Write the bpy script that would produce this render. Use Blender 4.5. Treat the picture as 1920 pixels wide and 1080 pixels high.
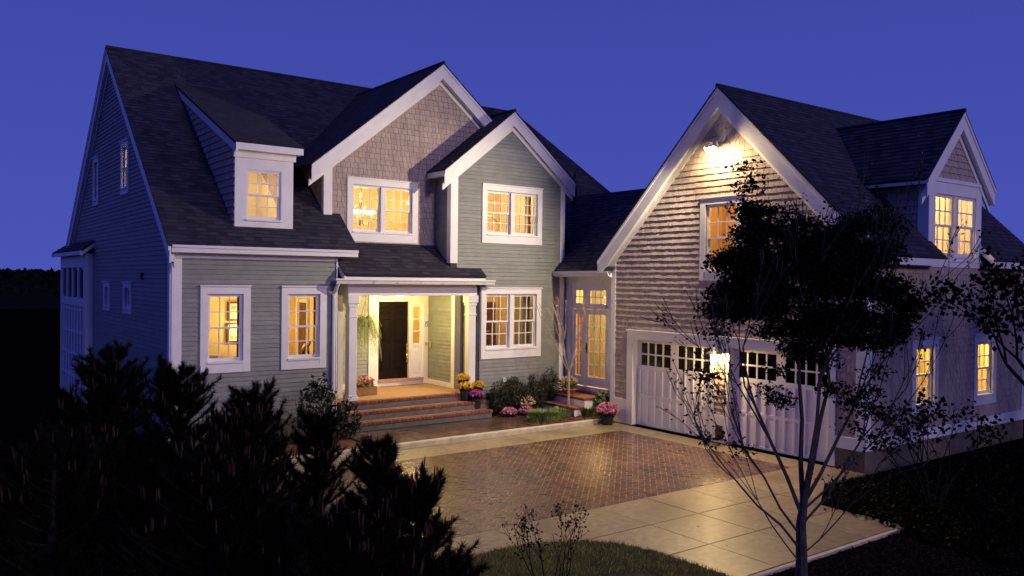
import bpy, math, random
from math import radians as R, sin, cos, pi, sqrt
from mathutils import Vector, Matrix
import numpy as np

random.seed(7); rng = np.random.default_rng(7)
scene = bpy.context.scene
for o in list(bpy.data.objects): bpy.data.objects.remove(o)
col = scene.collection

# ------------------------------------------------------------------ camera
def camera():
    yaw, pitch, roll = 0.640703, -0.009451, 0.0110954
    fw = Vector((sin(yaw)*cos(pitch), cos(yaw)*cos(pitch), sin(pitch)))
    r = Vector((cos(yaw), -sin(yaw), 0)); u = r.cross(fw)
    r2 = r*cos(roll) + u*sin(roll); u2 = -r*sin(roll) + u*cos(roll)
    cd = bpy.data.cameras.new('camera'); co = bpy.data.objects.new('camera', cd); col.objects.link(co)
    m = Matrix((r2, u2, -fw)).transposed().to_4x4(); m.translation = (0, 0, 3.5)
    co.matrix_world = m
    cd.sensor_width = 36; cd.lens = 1561/1920*36; cd.clip_start = .1; cd.clip_end = 2000
    scene.camera = co
camera()
CAM = Vector((0, 0, 3.5))

# ------------------------------------------------------------------ dusk sky, twilight sun, exposure
SUN_AZ, SUN_EL = 176.5, 13          # compass heading the glow comes from (behind the camera), degrees
def world():
    w = bpy.data.worlds.new('World'); scene.world = w; w.use_nodes = True
    nt = w.node_tree; nt.nodes.clear()
    out = nt.nodes.new('ShaderNodeOutputWorld'); bg = nt.nodes.new('ShaderNodeBackground')
    sky = nt.nodes.new('ShaderNodeTexSky'); sky.sky_type = 'NISHITA'; sky.sun_disc = False
    sky.sun_elevation = R(-2.0); sky.sun_rotation = R(SUN_AZ)
    sky.air_density = 1.0; sky.dust_density = 0.3; sky.ozone_density = 6.0
    # blue hour: the twilight sky blended with a blue that is paler towards the horizon
    tc = nt.nodes.new('ShaderNodeTexCoord'); sp = nt.nodes.new('ShaderNodeSeparateXYZ'); nt.links.new(tc.outputs['Generated'], sp.inputs[0])
    ramp = nt.nodes.new('ShaderNodeValToRGB'); nt.links.new(sp.outputs['Z'], ramp.inputs[0])
    ramp.color_ramp.elements[0].position = 0.0; ramp.color_ramp.elements[0].color = (0.60, 0.79, 4.15, 1)
    ramp.color_ramp.elements[1].position = 0.45; ramp.color_ramp.elements[1].color = (0.34, 0.46, 2.9, 1)
    mix = nt.nodes.new('ShaderNodeMix'); mix.data_type = 'RGBA'; mix.blend_type = 'MIX'
    mix.inputs['Factor'].default_value = 0.85
    nt.links.new(ramp.outputs[0], mix.inputs[7])
    nt.links.new(sky.outputs[0], mix.inputs[6])
    nt.links.new(mix.outputs[2], bg.inputs[0]); bg.inputs[1].default_value = 0.133
    nt.links.new(bg.outputs[0], out.inputs[0])
world()
def sun():
    l = bpy.data.lights.new('sun', 'SUN'); l.energy = 0.64; l.angle = R(9); l.color = (0.93, 0.73, 0.96)
    o = bpy.data.objects.new('sun', l); col.objects.link(o)
    a, e = R(SUN_AZ), R(SUN_EL)
    d = Vector((sin(a)*cos(e), cos(a)*cos(e), sin(e)))
    o.rotation_euler = (-d).to_track_quat('-Z', 'Y').to_euler()
sun()
scene.view_settings.view_transform = 'Standard'; scene.view_settings.look = 'None'
scene.view_settings.gamma = 1; scene.view_settings.exposure = 0.0
scene.view_settings.use_curve_mapping = False
scene.render.engine = 'CYCLES'
scene.cycles.use_denoising = True
scene.cycles.max_bounces = 8; scene.cycles.transparent_max_bounces = 16
scene.cycles.sample_clamp_indirect = 4; scene.cycles.caustics_reflective = False; scene.cycles.caustics_refractive = False

# ------------------------------------------------------------------ materials
MATS = {}
def nodes_of(m):
    nt = m.node_tree; return nt, nt.nodes['Principled BSDF']
def mat(name, base, rough=.7, var=.15, scale=6.0, bump=.0, bscale=60., metal=0., tint=0., spec=.5, dark=None, coat=0., stretch=None, subsurf=0):
    """procedural material: base colour broken up by noise, optional per-piece tint attribute and bump"""
    if name in MATS: return MATS[name]
    m = bpy.data.materials.new(name); m.use_nodes = True; MATS[name] = m
    nt, bs = nodes_of(m); L = nt.links.new
    bs.inputs['Roughness'].default_value = rough; bs.inputs['Metallic'].default_value = metal
    bs.inputs['Specular IOR Level'].default_value = spec
    if coat: bs.inputs['Coat Weight'].default_value = coat; bs.inputs['Coat Roughness'].default_value = .22
    tc = nt.nodes.new('ShaderNodeTexCoord'); mp = nt.nodes.new('ShaderNodeMapping')
    if stretch: mp.inputs['Scale'].default_value = stretch
    L(tc.outputs['Object'], mp.inputs['Vector'])
    n = nt.nodes.new('ShaderNodeTexNoise'); n.inputs['Scale'].default_value = scale; n.inputs['Detail'].default_value = 5
    L(mp.outputs[0], n.inputs['Vector'])
    mr = nt.nodes.new('ShaderNodeMapRange'); mr.inputs['From Min'].default_value = .3; mr.inputs['From Max'].default_value = .7
    mr.inputs['To Min'].default_value = 1-var; mr.inputs['To Max'].default_value = 1+var
    L(n.outputs['Fac'], mr.inputs['Value'])
    val = mr.outputs[0]
    if tint:
        at = nt.nodes.new('ShaderNodeAttribute'); at.attribute_name = 'tint'
        m2 = nt.nodes.new('ShaderNodeMapRange'); m2.inputs['To Min'].default_value = 1-tint; m2.inputs['To Max'].default_value = 1+tint
        L(at.outputs['Fac'], m2.inputs['Value'])
        mu = nt.nodes.new('ShaderNodeMath'); mu.operation = 'MULTIPLY'; L(val, mu.inputs[0]); L(m2.outputs[0], mu.inputs[1]); val = mu.outputs[0]
    vm = nt.nodes.new('ShaderNodeVectorMath'); vm.operation = 'SCALE'; vm.inputs[0].default_value = base[:3]
    L(val, vm.inputs['Scale'])
    outc = vm.outputs[0]
    if dark is not None:   # second colour in large patches (wear, stains)
        n2 = nt.nodes.new('ShaderNodeTexNoise'); n2.inputs['Scale'].default_value = dark[1]; n2.inputs['Detail'].default_value = 6
        L(mp.outputs[0], n2.inputs['Vector'])
        rp = nt.nodes.new('ShaderNodeMapRange'); rp.inputs['From Min'].default_value = dark[2]; rp.inputs['From Max'].default_value = dark[2]+.2
        L(n2.outputs['Fac'], rp.inputs['Value'])
        mx = nt.nodes.new('ShaderNodeMix'); mx.data_type = 'RGBA'; L(rp.outputs[0], mx.inputs['Factor'])
        L(outc, mx.inputs[6]); mx.inputs[7].default_value = (*dark[0], 1); outc = mx.outputs[2]
    L(outc, bs.inputs['Base Color'])
    if bump:
        nb = nt.nodes.new('ShaderNodeTexNoise'); nb.inputs['Scale'].default_value = bscale; nb.inputs['Detail'].default_value = 4
        L(mp.outputs[0], nb.inputs['Vector'])
        b = nt.nodes.new('ShaderNodeBump'); b.inputs['Strength'].default_value = bump; b.inputs['Distance'].default_value = .01
        L(nb.outputs['Fac'], b.inputs['Height']); L(b.outputs[0], bs.inputs['Normal'])
    return m
def emit(name, color, strength):
    if name in MATS: return MATS[name]
    m = bpy.data.materials.new(name); m.use_nodes = True; MATS[name] = m
    nt, bs = nodes_of(m); bs.inputs['Base Color'].default_value = (.8, .7, .5, 1)
    bs.inputs['Emission Color'].default_value = (*color, 1); bs.inputs['Emission Strength'].default_value = strength
    return m
def glass(name, tintc=(.95, .95, .95)):
    m = bpy.data.materials.new(name); m.use_nodes = True; nt = m.node_tree; nt.nodes.clear()
    out = nt.nodes.new('ShaderNodeOutputMaterial'); mx = nt.nodes.new('ShaderNodeMixShader')
    t = nt.nodes.new('ShaderNodeBsdfTransparent'); t.inputs[0].default_value = (*tintc, 1)
    g = nt.nodes.new('ShaderNodeBsdfGlossy'); g.inputs['Roughness'].default_value = .02
    fr = nt.nodes.new('ShaderNodeFresnel')
    ge = nt.nodes.new('ShaderNodeNewGeometry'); io = nt.nodes.new('ShaderNodeMapRange')      # same reflectance from either face of the pane
    io.inputs['To Min'].default_value = 1.45; io.inputs['To Max'].default_value = 1/1.45
    nt.links.new(ge.outputs['Backfacing'], io.inputs['Value']); nt.links.new(io.outputs[0], fr.inputs[0])
    tc = nt.nodes.new('ShaderNodeTexCoord'); n = nt.nodes.new('ShaderNodeTexNoise'); n.inputs['Scale'].default_value = 2.5
    b = nt.nodes.new('ShaderNodeBump'); b.inputs['Strength'].default_value = .03
    nt.links.new(tc.outputs['Object'], n.inputs['Vector']); nt.links.new(n.outputs['Fac'], b.inputs['Height']); nt.links.new(b.outputs[0], g.inputs['Normal'])
    nt.links.new(fr.outputs[0], mx.inputs[0]); nt.links.new(t.outputs[0], mx.inputs[1]); nt.links.new(g.outputs[0], mx.inputs[2])
    nt.links.new(mx.outputs[0], out.inputs[0]); return m
def roof_mat():
    m = mat('roof_shingle', (.055, .05, .06), .85, .25, 9, .5, 140)
    nt, bs = nodes_of(m); L = nt.links.new
    uv = nt.nodes.new('ShaderNodeUVMap'); uv.uv_map = 'UVMap'
    br = nt.nodes.new('ShaderNodeTexBrick'); br.inputs['Scale'].default_value = 1
    br.inputs['Brick Width'].default_value = .19; br.inputs['Row Height'].default_value = .125; br.inputs['Mortar Size'].default_value = .004
    br.inputs['Color1'].default_value = (.007, .007, .017, 1); br.inputs['Color2'].default_value = (.045, .040, .062, 1); br.inputs['Mortar'].default_value = (.02, .02, .025, 1)
    br.offset = .37; L(uv.outputs[0], br.inputs['Vector'])
    n = nt.nodes.new('ShaderNodeTexNoise'); n.inputs['Scale'].default_value = 26; n.inputs['Detail'].default_value = 4
    L(uv.outputs[0], n.inputs['Vector'])
    mx = nt.nodes.new('ShaderNodeMix'); mx.data_type = 'RGBA'; mx.blend_type = 'OVERLAY'; mx.inputs['Factor'].default_value = .55
    L(br.outputs['Color'], mx.inputs[6]); L(n.outputs['Color'], mx.inputs[7]); L(mx.outputs[2], bs.inputs['Base Color'])
    return m
M = dict(
    white=mat('white_trim', (.80, .80, .79), .45, .05, 3, .08, 90),
    clap=mat('grey_green_clapboard', (.225, .240, .228), .6, .10, 5, .15, 120, tint=.08),
    shingle=mat('cedar_shingle', (.43, .350, .305), .85, .16, 7, .4, 70, tint=.08, stretch=(1, 1, .25)),
    sheath=mat('wall_sheathing', (.05, .05, .05), .9, .05),
    roof=roof_mat(),
    concrete=mat('foundation_concrete', (.15, .12, .085), .9, .18, 4, .3, 40),
    glass=glass('window_glass'),
    dark_glass=glass('garage_pane_glass', (.5, .5, .5)),
    room=mat('cream_plaster', (.84, .66, .34), .8, .08, 2),
    room_w=mat('ivory_plaster', (.86, .76, .50), .8, .06, 2),
    room_dim=mat('ochre_plaster', (.62, .42, .2), .8, .1, 2),
    floorwood=mat('oak_floor', (.3, .16, .07), .4, .25, 8),
    wood=mat('walnut_wood', (.12, .045, .018), .4, .3, 8),
    curtain=mat('brown_drape', (.26, .14, .06), .9, .2, 12),
    curtain_y=mat('pale_drape', (.8, .6, .3), .9, .15, 12),
    gilt=mat('gilt_brass', (.75, .5, .18), .3, .15, 20, metal=.9),
    brass=mat('polished_brass', (.9, .62, .22), .18, .05, 20, metal=1.),
    black=mat('dark_door_paint', (.006, .003, .0025), .5, .2, 4, spec=.12),
    blackmetal=mat('black_metal', (.02, .02, .02), .4, .2, 8, metal=.6),
    galv=mat('galvanised_metal', (.42, .40, .38), .45, .15, 12, metal=.7),
    brick=mat('brick_nosing', (.20, .065, .035), .75, .3, 14, .3, 70, tint=.3),
    tile=mat('porch_terracotta', (.40, .235, .13), .7, .18, 18, .2, 60),
    riser=mat('mortar_riser', (.13, .125, .12), .9, .2, 8, .3, 60),
    paver=mat('driveway_paver', (.105, .055, .037), .21, .28, 3.5, .35, 60, tint=.45, coat=.16, dark=((.045, .032, .030), .8, .52)),
    joint=mat('sand_joint', (.27, .21, .115), .9, .2, 30, .3, 200),
    slab=mat('driveway_concrete', (.245, .195, .115), .36, .34, 9, .25, 120, tint=.14, coat=.04, dark=((.15, .115, .068), .75, .47)),
    curb=mat('granite_kerb', (.50, .44, .32), .75, .2, 6, .3, 60),
    stone=mat('wet_bluestone', (.095, .065, .045), .2, .35, 3, .25, 40, tint=.35),
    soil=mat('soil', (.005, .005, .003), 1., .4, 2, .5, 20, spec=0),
    mulch=mat('bark_mulch', (.14, .055, .03), .95, .4, 30, .6, 60, tint=.5),
    grass=mat('lawn_grass', (.19, .19, .04), .8, .3, 3, tint=.4),
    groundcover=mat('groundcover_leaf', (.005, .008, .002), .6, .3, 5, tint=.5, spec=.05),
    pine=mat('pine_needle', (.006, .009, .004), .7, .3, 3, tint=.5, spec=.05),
    candle=mat('pine_candle', (.07, .037, .027), .8, .2, 20, tint=.3, spec=.05),
    bark=mat('grey_bark', (.04, .036, .038), .85, .35, 14, .5, 60),
    bark_d=mat('dark_bark', (.022, .018, .016), .9, .35, 14, .5, 60, spec=.05),
    bark_p=mat('pale_twig_bark', (.42, .33, .24), .7, .3, 30, .3, 60),
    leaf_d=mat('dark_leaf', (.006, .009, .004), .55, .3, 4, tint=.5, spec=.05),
    leaf_purple=mat('plum_leaf', (.009, .005, .005), .55, .3, 4, tint=.5, spec=.05),
    box=mat('boxwood_leaf', (.020, .023, .009), .55, .3, 4, tint=.6),
    rhodo=mat('rhododendron_leaf', (.016, .028, .012), .35, .3, 4, tint=.5),
    fern=mat('fern_frond', (.48, .55, .15), .6, .25, 4, tint=.4),
    bedleaf=mat('perennial_leaf', (.16, .22, .05), .6, .3, 4, tint=.5),
    mum_y=mat('yellow_petal', (.80, .52, .03), .7, .15, 9, tint=.3),
    mum_p=mat('magenta_petal', (.62, .10, .40), .7, .15, 9, tint=.35),
    mum_pk=mat('pink_petal', (.70, .28, .38), .7, .2, 9, tint=.4),
    mum_c=mat('cream_petal', (.75, .52, .33), .7, .2, 9, tint=.3),
    red=mat('geranium_petal', (.72, .12, .10), .7, .2, 9, tint=.3),
    clay=mat('terracotta_pot', (.42, .20, .10), .8, .15, 9),
    black_pot=mat('black_plastic_pot', (.015, .015, .014), .5, .1, 9),
    wood_box=mat('wooden_planter', (.30, .15, .06), .7, .25, 14),
    bulb=emit('lamp_bulb', (1., .78, .45), 7),
    flood_bulb=emit('flood_bulb', (1., .86, .62), 160),
    shade=emit('lamp_shade_glow', (1., .72, .34), 3.2),
    print=mat('framed_print', (.62, .50, .33), .6, .4, 9),
    fabric=mat('cream_upholstery', (.75, .62, .42), .9, .12, 9),
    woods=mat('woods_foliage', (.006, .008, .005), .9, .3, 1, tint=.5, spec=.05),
)

# ------------------------------------------------------------------ mesh helpers
class MB:
    def __init__(s): s.v = []; s.f = []; s.t = []; s.uv = {}
    def add(s, verts, faces, tint=.5):
        b = len(s.v); s.v += [tuple(p) for p in verts]; s.f += [tuple(b+i for i in f) for f in faces]; s.t += [tint]*len(faces)
    def hexa(s, p, flip=False, tint=.5):
        """p: 8 points, bottom loop 0-3 then top loop 4-7"""
        fs = [(3, 2, 1, 0), (4, 5, 6, 7), (0, 1, 5, 4), (1, 2, 6, 5), (2, 3, 7, 6), (3, 0, 4, 7)]
        if flip: fs = [f[::-1] for f in fs]
        s.add(p, fs, tint)
    def box(s, x0, x1, y0, y1, z0, z1, tint=.5):
        s.hexa([(x0, y0, z0), (x1, y0, z0), (x1, y1, z0), (x0, y1, z0), (x0, y0, z1), (x1, y0, z1), (x1, y1, z1), (x0, y1, z1)], False, tint)
    def tube(s, pts, rad, n=6, tint=.5, cap=True):
        pts = [Vector(p) for p in pts]; rings = []
        rr = rad if isinstance(rad, (list, tuple)) else [rad]*len(pts)
        a = None
        for i, p in enumerate(pts):
            d = (pts[min(i+1, len(pts)-1)] - pts[max(i-1, 0)])
            if d.length < 1e-9: d = Vector((0, 0, 1))
            d.normalize()
            if a is None: a = d.orthogonal().normalized()
            else:
                a = a - d*a.dot(d)
                a = a.normalized() if a.length > 1e-6 else d.orthogonal().normalized()
            b = d.cross(a)
            rings.append([p + (a*cos(2*pi*k/n) + b*sin(2*pi*k/n))*rr[i] for k in range(n)])
        vs = [q for r in rings for q in r]; fs = []
        for i in range(len(pts)-1):
            for k in range(n):
                k2 = (k+1) % n; fs.append((i*n+k, i*n+k2, (i+1)*n+k2, (i+1)*n+k))
        if cap: fs += [tuple(range(n-1, -1, -1)), tuple((len(pts)-1)*n+k for k in range(n))]
        s.add(vs, fs, tint)
    def lathe(s, prof, c, n=16, tint=.5, axis='Z'):
        vs = []; fs = []
        for r, z in prof:
            for k in range(n):
                a = 2*pi*k/n
                vs.append((c[0]+r*cos(a), c[1]+r*sin(a), c[2]+z) if axis == 'Z' else (c[0]+z, c[1]+r*cos(a), c[2]+r*sin(a)))
        for i in range(len(prof)-1):
            for k in range(n):
                k2 = (k+1) % n; fs.append((i*n+k, i*n+k2, (i+1)*n+k2, (i+1)*n+k))
        fs += [tuple(range(n-1, -1, -1)), tuple((len(prof)-1)*n+k for k in range(n))]
        s.add(vs, fs, tint)
    def mesh(s, name, m, smooth=False):
        me = bpy.data.meshes.new(name); me.from_pydata(s.v, [], s.f)
        at = me.attributes.new('tint', 'FLOAT', 'FACE'); at.data.foreach_set('value', s.t[:len(me.polygons)])
        me.materials.append(m)
        if smooth: me.polygons.foreach_set('use_smooth', [True]*len(me.polygons))
        return me
    def build(s, name, m, parent=None, smooth=False, bevel=0, **tags):
        me = s.mesh(name, m, smooth); o = bpy.data.objects.new(name, me); col.objects.link(o)
        if parent: o.parent = parent
        if bevel:
            b = o.modifiers.new('bevel', 'BEVEL'); b.width = bevel; b.segments = 1; b.limit_method = 'ANGLE'
        for k, v in tags.items(): o[k] = v
        return o
def np_mesh(name, verts, faces, m, parent=None, tint=None, smooth=False, **tags):
    """verts (N,3), faces (F,3|4) numpy"""
    me = bpy.data.meshes.new(name); k = faces.shape[1]
    me.vertices.add(len(verts)); me.vertices.foreach_set('co', verts.astype(np.float32).ravel())
    me.loops.add(faces.size); me.loops.foreach_set('vertex_index', faces.astype(np.int32).ravel())
    me.polygons.add(len(faces)); me.polygons.foreach_set('loop_start', np.arange(0, faces.size, k, dtype=np.int32))
    me.update(calc_edges=True)
    at = me.attributes.new('tint', 'FLOAT', 'FACE'); at.data.foreach_set('value', (np.full(len(faces), .5) if tint is None else tint).astype(np.float32))
    if smooth: me.polygons.foreach_set('use_smooth', [True]*len(faces))
    me.materials.append(m); o = bpy.data.objects.new(name, me); col.objects.link(o)
    if parent: o.parent = parent
    for kk, v in tags.items(): o[kk] = v
    return o
def thing(name, label, cat, loc=(0, 0, 0), group=None):
    o = bpy.data.objects.new(name, None); col.objects.link(o); o.location = loc
    o['label'] = label; o['category'] = cat; o.empty_display_size = .2
    if group: o['group'] = group
    return o
class Frame:
    """wall frame: u along the wall, v up, w outward"""
    def __init__(s, kind, pos): s.k = kind; s.p = pos; s.flip = kind in ('X', 'Y+')
    def __call__(s, u, v, w=0.):
        k = s.k
        return (u, s.p-w, v) if k == 'Y' else (s.p-w, u, v) if k == 'X' else (u, s.p+w, v) if k == 'Y+' else (s.p+w, u, v)
    def box(s, mb, u0, u1, v0, v1, w0, w1, tint=.5):
        mb.hexa([s(u0, v0, w1), s(u1, v0, w1), s(u1, v0, w0), s(u0, v0, w0), s(u0, v1, w1), s(u1, v1, w1), s(u1, v1, w0), s(u0, v1, w0)], s.flip, tint)
    def quadprism(s, mb, pts, w0, w1, tint=.5):
        """pts: 4 (u,v) counter-clockwise"""
        n = len(pts)
        vs = [s(u, v, w1) for u, v in pts] + [s(u, v, w0) for u, v in pts]
        fs = [tuple(range(n)), tuple(range(2*n-1, n-1, -1))] + [(i, n+i, n+(i+1) % n, (i+1) % n) for i in range(n)]
        if s.flip: fs = [f[::-1] for f in fs]
        mb.add(vs, fs, tint)
def point_light(name, loc, power, color=(1, .62, .28), radius=.12, parent=None):
    l = bpy.data.lights.new(name, 'POINT'); l.energy = power; l.color = color; l.shadow_soft_size = radius
    o = bpy.data.objects.new(name, l); col.objects.link(o); o.location = loc
    if parent: o.parent = parent; o.location = Vector(loc) - parent.location
    return o
def spot_light(name, loc, target, power, color, size, blend, radius=.05):
    l = bpy.data.lights.new(name, 'SPOT'); l.energy = power; l.color = color; l.shadow_soft_size = radius; l.spot_size = R(size); l.spot_blend = blend
    o = bpy.data.objects.new(name, l); col.objects.link(o); o.location = loc
    o.rotation_euler = (Vector(target)-Vector(loc)).to_track_quat('-Z', 'Y').to_euler(); return o

# bands of a wall: yields (p, q, course bottom, [(uL0,uR0,uL1,uR1)])
def bands(v0, v1, expo, lim, ops):
    n = int(math.ceil((v1-v0)/expo - 1e-6))
    for i in range(n):
        va = v0+i*expo; vb = min(va+expo, v1)
        cuts = {va, vb}
        for a, b, c, d in ops:
            for z in (c, d):
                if va+.004 < z < vb-.004: cuts.add(z)
        cuts = sorted(cuts)
        for p, q in zip(cuts, cuts[1:]):
            l0, l1 = lim(p+1e-4), lim(q-1e-4)
            if l0[1]-l0[0] < .02 and l1[1]-l1[0] < .02: continue
            mid = (p+q)/2; lo = min(l0[0], l1[0]); hi = max(l0[1], l1[1])
            iv = [(lo, hi)]
            for a, b, c, d in ops:
                if c < mid < d:
                    nx = []
                    for s, e in iv:
                        if b <= s or a >= e: nx.append((s, e)); continue
                        if a > s: nx.append((s, a))
                        if b < e: nx.append((b, e))
                    iv = nx
            res = []
            for s, e in iv:
                r = (max(s, l0[0]), min(e, l0[1]), max(s, l1[0]), min(e, l1[1]))
                r = (r[0], max(r[0], r[1]), r[2], max(r[2], r[3]))
                if r[1]-r[0] > .015 or r[3]-r[2] > .015: res.append(r)
            if res: yield p, q, va, res
def wedge(F, uL0, uR0, uL1, uR1, p, q, va, expo, t0, t1, drop=0):
    w0 = t1-(t1-t0)*(p-va)/expo; w1 = t1-(t1-t0)*(q-va)/expo
    return [F(uL0, p-drop, w0), F(uR0, p-drop, w0), F(uR0, p-drop, -.004), F(uL0, p-drop, -.004), F(uL1, q, w1), F(uR1, q, w1), F(uR1, q, -.004), F(uL1, q, -.004)]
CLAPS = []
def clapboards(F, par, v0, v1, lim, ops, expo=.097):
    for p, q, va, rs in bands(v0, v1, expo, lim, ops):
        for a, b, c, d in rs:
            # long runs are butt-jointed from shorter boards
            ends = [min(a, c)]
            while max(b, d)-ends[-1] > 4.2: ends.append(ends[-1]+random.uniform(1.6, 3.4))
            ends.append(max(b, d))
            for e0, e1 in zip(ends, ends[1:]):
                l0, r0, l1, r1 = max(e0, a), min(e1, b), max(e0, c), min(e1, d)
                r0 = max(r0, l0+.001); r1 = max(r1, l1+.001); g = .0015
                pts = wedge(F, l0+g, r0-g, l1+g, r1-g, p, q, va, expo, .002, .019+random.uniform(-.001, .002))
                CLAPS.append((pts, F.flip, random.random(), par, (e1-e0)*(q-p)/((Vector(pts[0])-CAM).length**2)))
def emit_clapboards(n, par):
    CLAPS.sort(key=lambda e: -e[4]); rest = MB()
    for k, (pts, fl, t, pr, _) in enumerate(CLAPS):
        if k < n: mb = MB(); mb.hexa(pts, fl, t); mb.build('clapboard', M['clap'], pr)
        else: rest.hexa(pts, fl, t)
    if rest.v: rest.build('clapboard_courses', M['clap'], par, kind='stuff')
SHINGLES = {}
def shingles(F, par, key, v0, v1, lim, ops, expo=.135):
    L = SHINGLES.setdefault(key, [])
    for p, q, va, rs in bands(v0, v1, expo, lim, ops):
        for a, b, c, d in rs:
            lo, hi = min(a, c), max(b, d); x = lo
            while x < hi-.005:
                w = random.uniform(.075, .155); e = x+w
                if hi-e < .06: e = hi
                l0, r0, l1, r1 = max(x, a), min(e, b), max(x, c), min(e, d)
                if r0-l0 > .01 or r1-l1 > .01:
                    l0, r0 = min(l0, b), max(r0, a); r0 = max(r0, l0+.001); r1 = max(r1, l1+.001)
                    g = .0035; t1 = random.uniform(.022, .030)
                    pts = wedge(F, l0+g, r0-g, l1+g, r1-g, p, q, va, expo, .001, t1, random.uniform(-.003, .007))
                    L.append((pts, F.flip, random.random(), par, (Vector(pts[0])-CAM).length))
                x = e
def emit_shingles(key, n, par):
    L = sorted(SHINGLES[key], key=lambda e: e[4])
    for pts, fl, t, pr, _ in L[:n]:
        mb = MB(); mb.hexa(pts, fl, t); mb.build('shingle', M['shingle'], pr)
    rest = {}
    for pts, fl, t, pr, _ in L[n:]: rest.setdefault(pr.name, (pr, MB()))[1].hexa(pts, fl, t)
    big = MB()
    for k, (pr, mb) in rest.items(): big.add(mb.v, mb.f); big.t = big.t[:-len(mb.f)] + mb.t
    if big.v: big.build('shingle_courses', M['shingle'], par, kind='stuff')
def sheath(F, par, name, v0, v1, lim, ops, w0=-.14, w1=-.004, m='sheath', step=.6):
    mb = MB()
    for p, q, va, rs in bands(v0, v1, step, lim, ops):
        for a, b, c, d in rs:
            mb.hexa([F(a, p, w1), F(b, p, w1), F(b, p, w0), F(a, p, w0), F(c, q, w1), F(d, q, w1), F(d, q, w0), F(c, q, w0)], F.flip)
    return mb.build(name, M[m], par)
def const(a, b): return lambda v: (a, b)
def gable(a, b, uc, pk, sl, off=.1):
    """limits of a gabled wall: corner a..b, ridge centre uc, roof top pk, slope sl"""
    return lambda v: (min(uc, max(a, uc-(pk-off-v)/sl)), max(uc, min(b, uc+(pk-off-v)/sl)))

# windows -----------------------------------------------------------------
def window(F, par, u0, u1, v0, v1, units=1, cas=.15, head=.15, sill=.235, cols=3, rows=2, mull=.11, pane='glass', casing=True, proud=.04, hung=True):
    mb = MB()
    ou0, ou1, ov0, ov1 = u0+cas, u1-cas, v0+sill, v1-head
    if casing:
        F.box(mb, u0, ou0, v0, v1, -.02, proud); F.box(mb, ou1, u1, v0, v1, -.02, proud)
        F.box(mb, ou0, ou1, ov1, v1, -.02, proud); F.box(mb, ou0, ou1, v0, ov0-.04, -.02, proud-.004)
        F.box(mb, u0-.015, u1+.015, v1, v1+.03, -.02, proud+.03)       # drip cap
    F.box(mb, ou0-.01, ou1+.01, ov0-.04, ov0, -.12, proud+.022)         # sill
    F.box(mb, ou0, ou0+.02, ov0, ov1, -.13, -.021); F.box(mb, ou1-.02, ou1, ov0, ov1, -.13, -.021)
    F.box(mb, ou0+.02, ou1-.02, ov1-.02, ov1, -.13, -.021)
    iu0, iu1, iv0, iv1 = ou0+.02, ou1-.02, ov0, ov1-.02
    uw = ((iu1-iu0)-mull*(units-1))/units
    for k in range(units-1):
        m0 = iu0+uw*(k+1)+mull*k; F.box(mb, m0, m0+mull, iv0, iv1, -.12, proud-.006)
    wo = mb.build('window', M['white'], par)
    for k in range(units):
        a = iu0+(uw+mull)*k; b = a+uw; mid = (iv0+iv1)/2
        parts = [(mid-.02, iv1, -.035, -.068), (iv0, mid+.02, -.072, -.105)] if hung else [(iv0, iv1, -.04, -.075)]
        for si, (c, d, wf, wb) in enumerate(parts):
            st = .042; lowr = .065 if (si == 1 or not hung) else .042
            sb = MB()
            F.box(sb, a+.001, a+st, c, d, wb, wf); F.box(sb, b-st, b-.001, c, d, wb, wf)
            F.box(sb, a+st, b-st, d-st, d, wb, wf); F.box(sb, a+st, b-st, c, c+lowr, wb, wf)
            g0, g1, h0, h1 = a+st, b-st, c+lowr, d-st
            mw = .011
            for i in range(1, cols):
                x = g0+(g1-g0)*i/cols; F.box(sb, x-mw, x+mw, h0, h1, wb+.006, wf-.004)
            for j in range(1, rows):
                y = h0+(h1-h0)*j/rows
                for i in range(cols):
                    x0 = g0+(g1-g0)*i/cols+(mw if i else 0); x1 = g0+(g1-g0)*(i+1)/cols-(mw if i < cols-1 else 0)
                    F.box(sb, x0, x1, y-mw, y+mw, wb+.006, wf-.004)
            sb.build('sash', M['white'], wo)
            pw, ph = (g1-g0)/cols, (h1-h0)/rows
            pm = MB(); F0 = Frame(F.k, 0); wc = (wf+wb)/2-.002
            F0.box(pm, -pw/2+.004, pw/2-.004, -ph/2+.004, ph/2-.004, -.002, .002)
            me = pm.mesh('pane', M[pane])
            for i in range(cols):
                for j in range(rows):
                    o = bpy.data.objects.new('pane', me); col.objects.link(o); o.parent = wo
                    o.location = F(g0+pw*(i+.5), h0+ph*(j+.5), wc)
    cut = (u0+.03, u1-.03, v0+.03, v1-.03) if casing else (ou0, ou1, ov0-.04, ov1)
    return cut, (ou0, ou1, ov0-.03, ov1)

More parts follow.
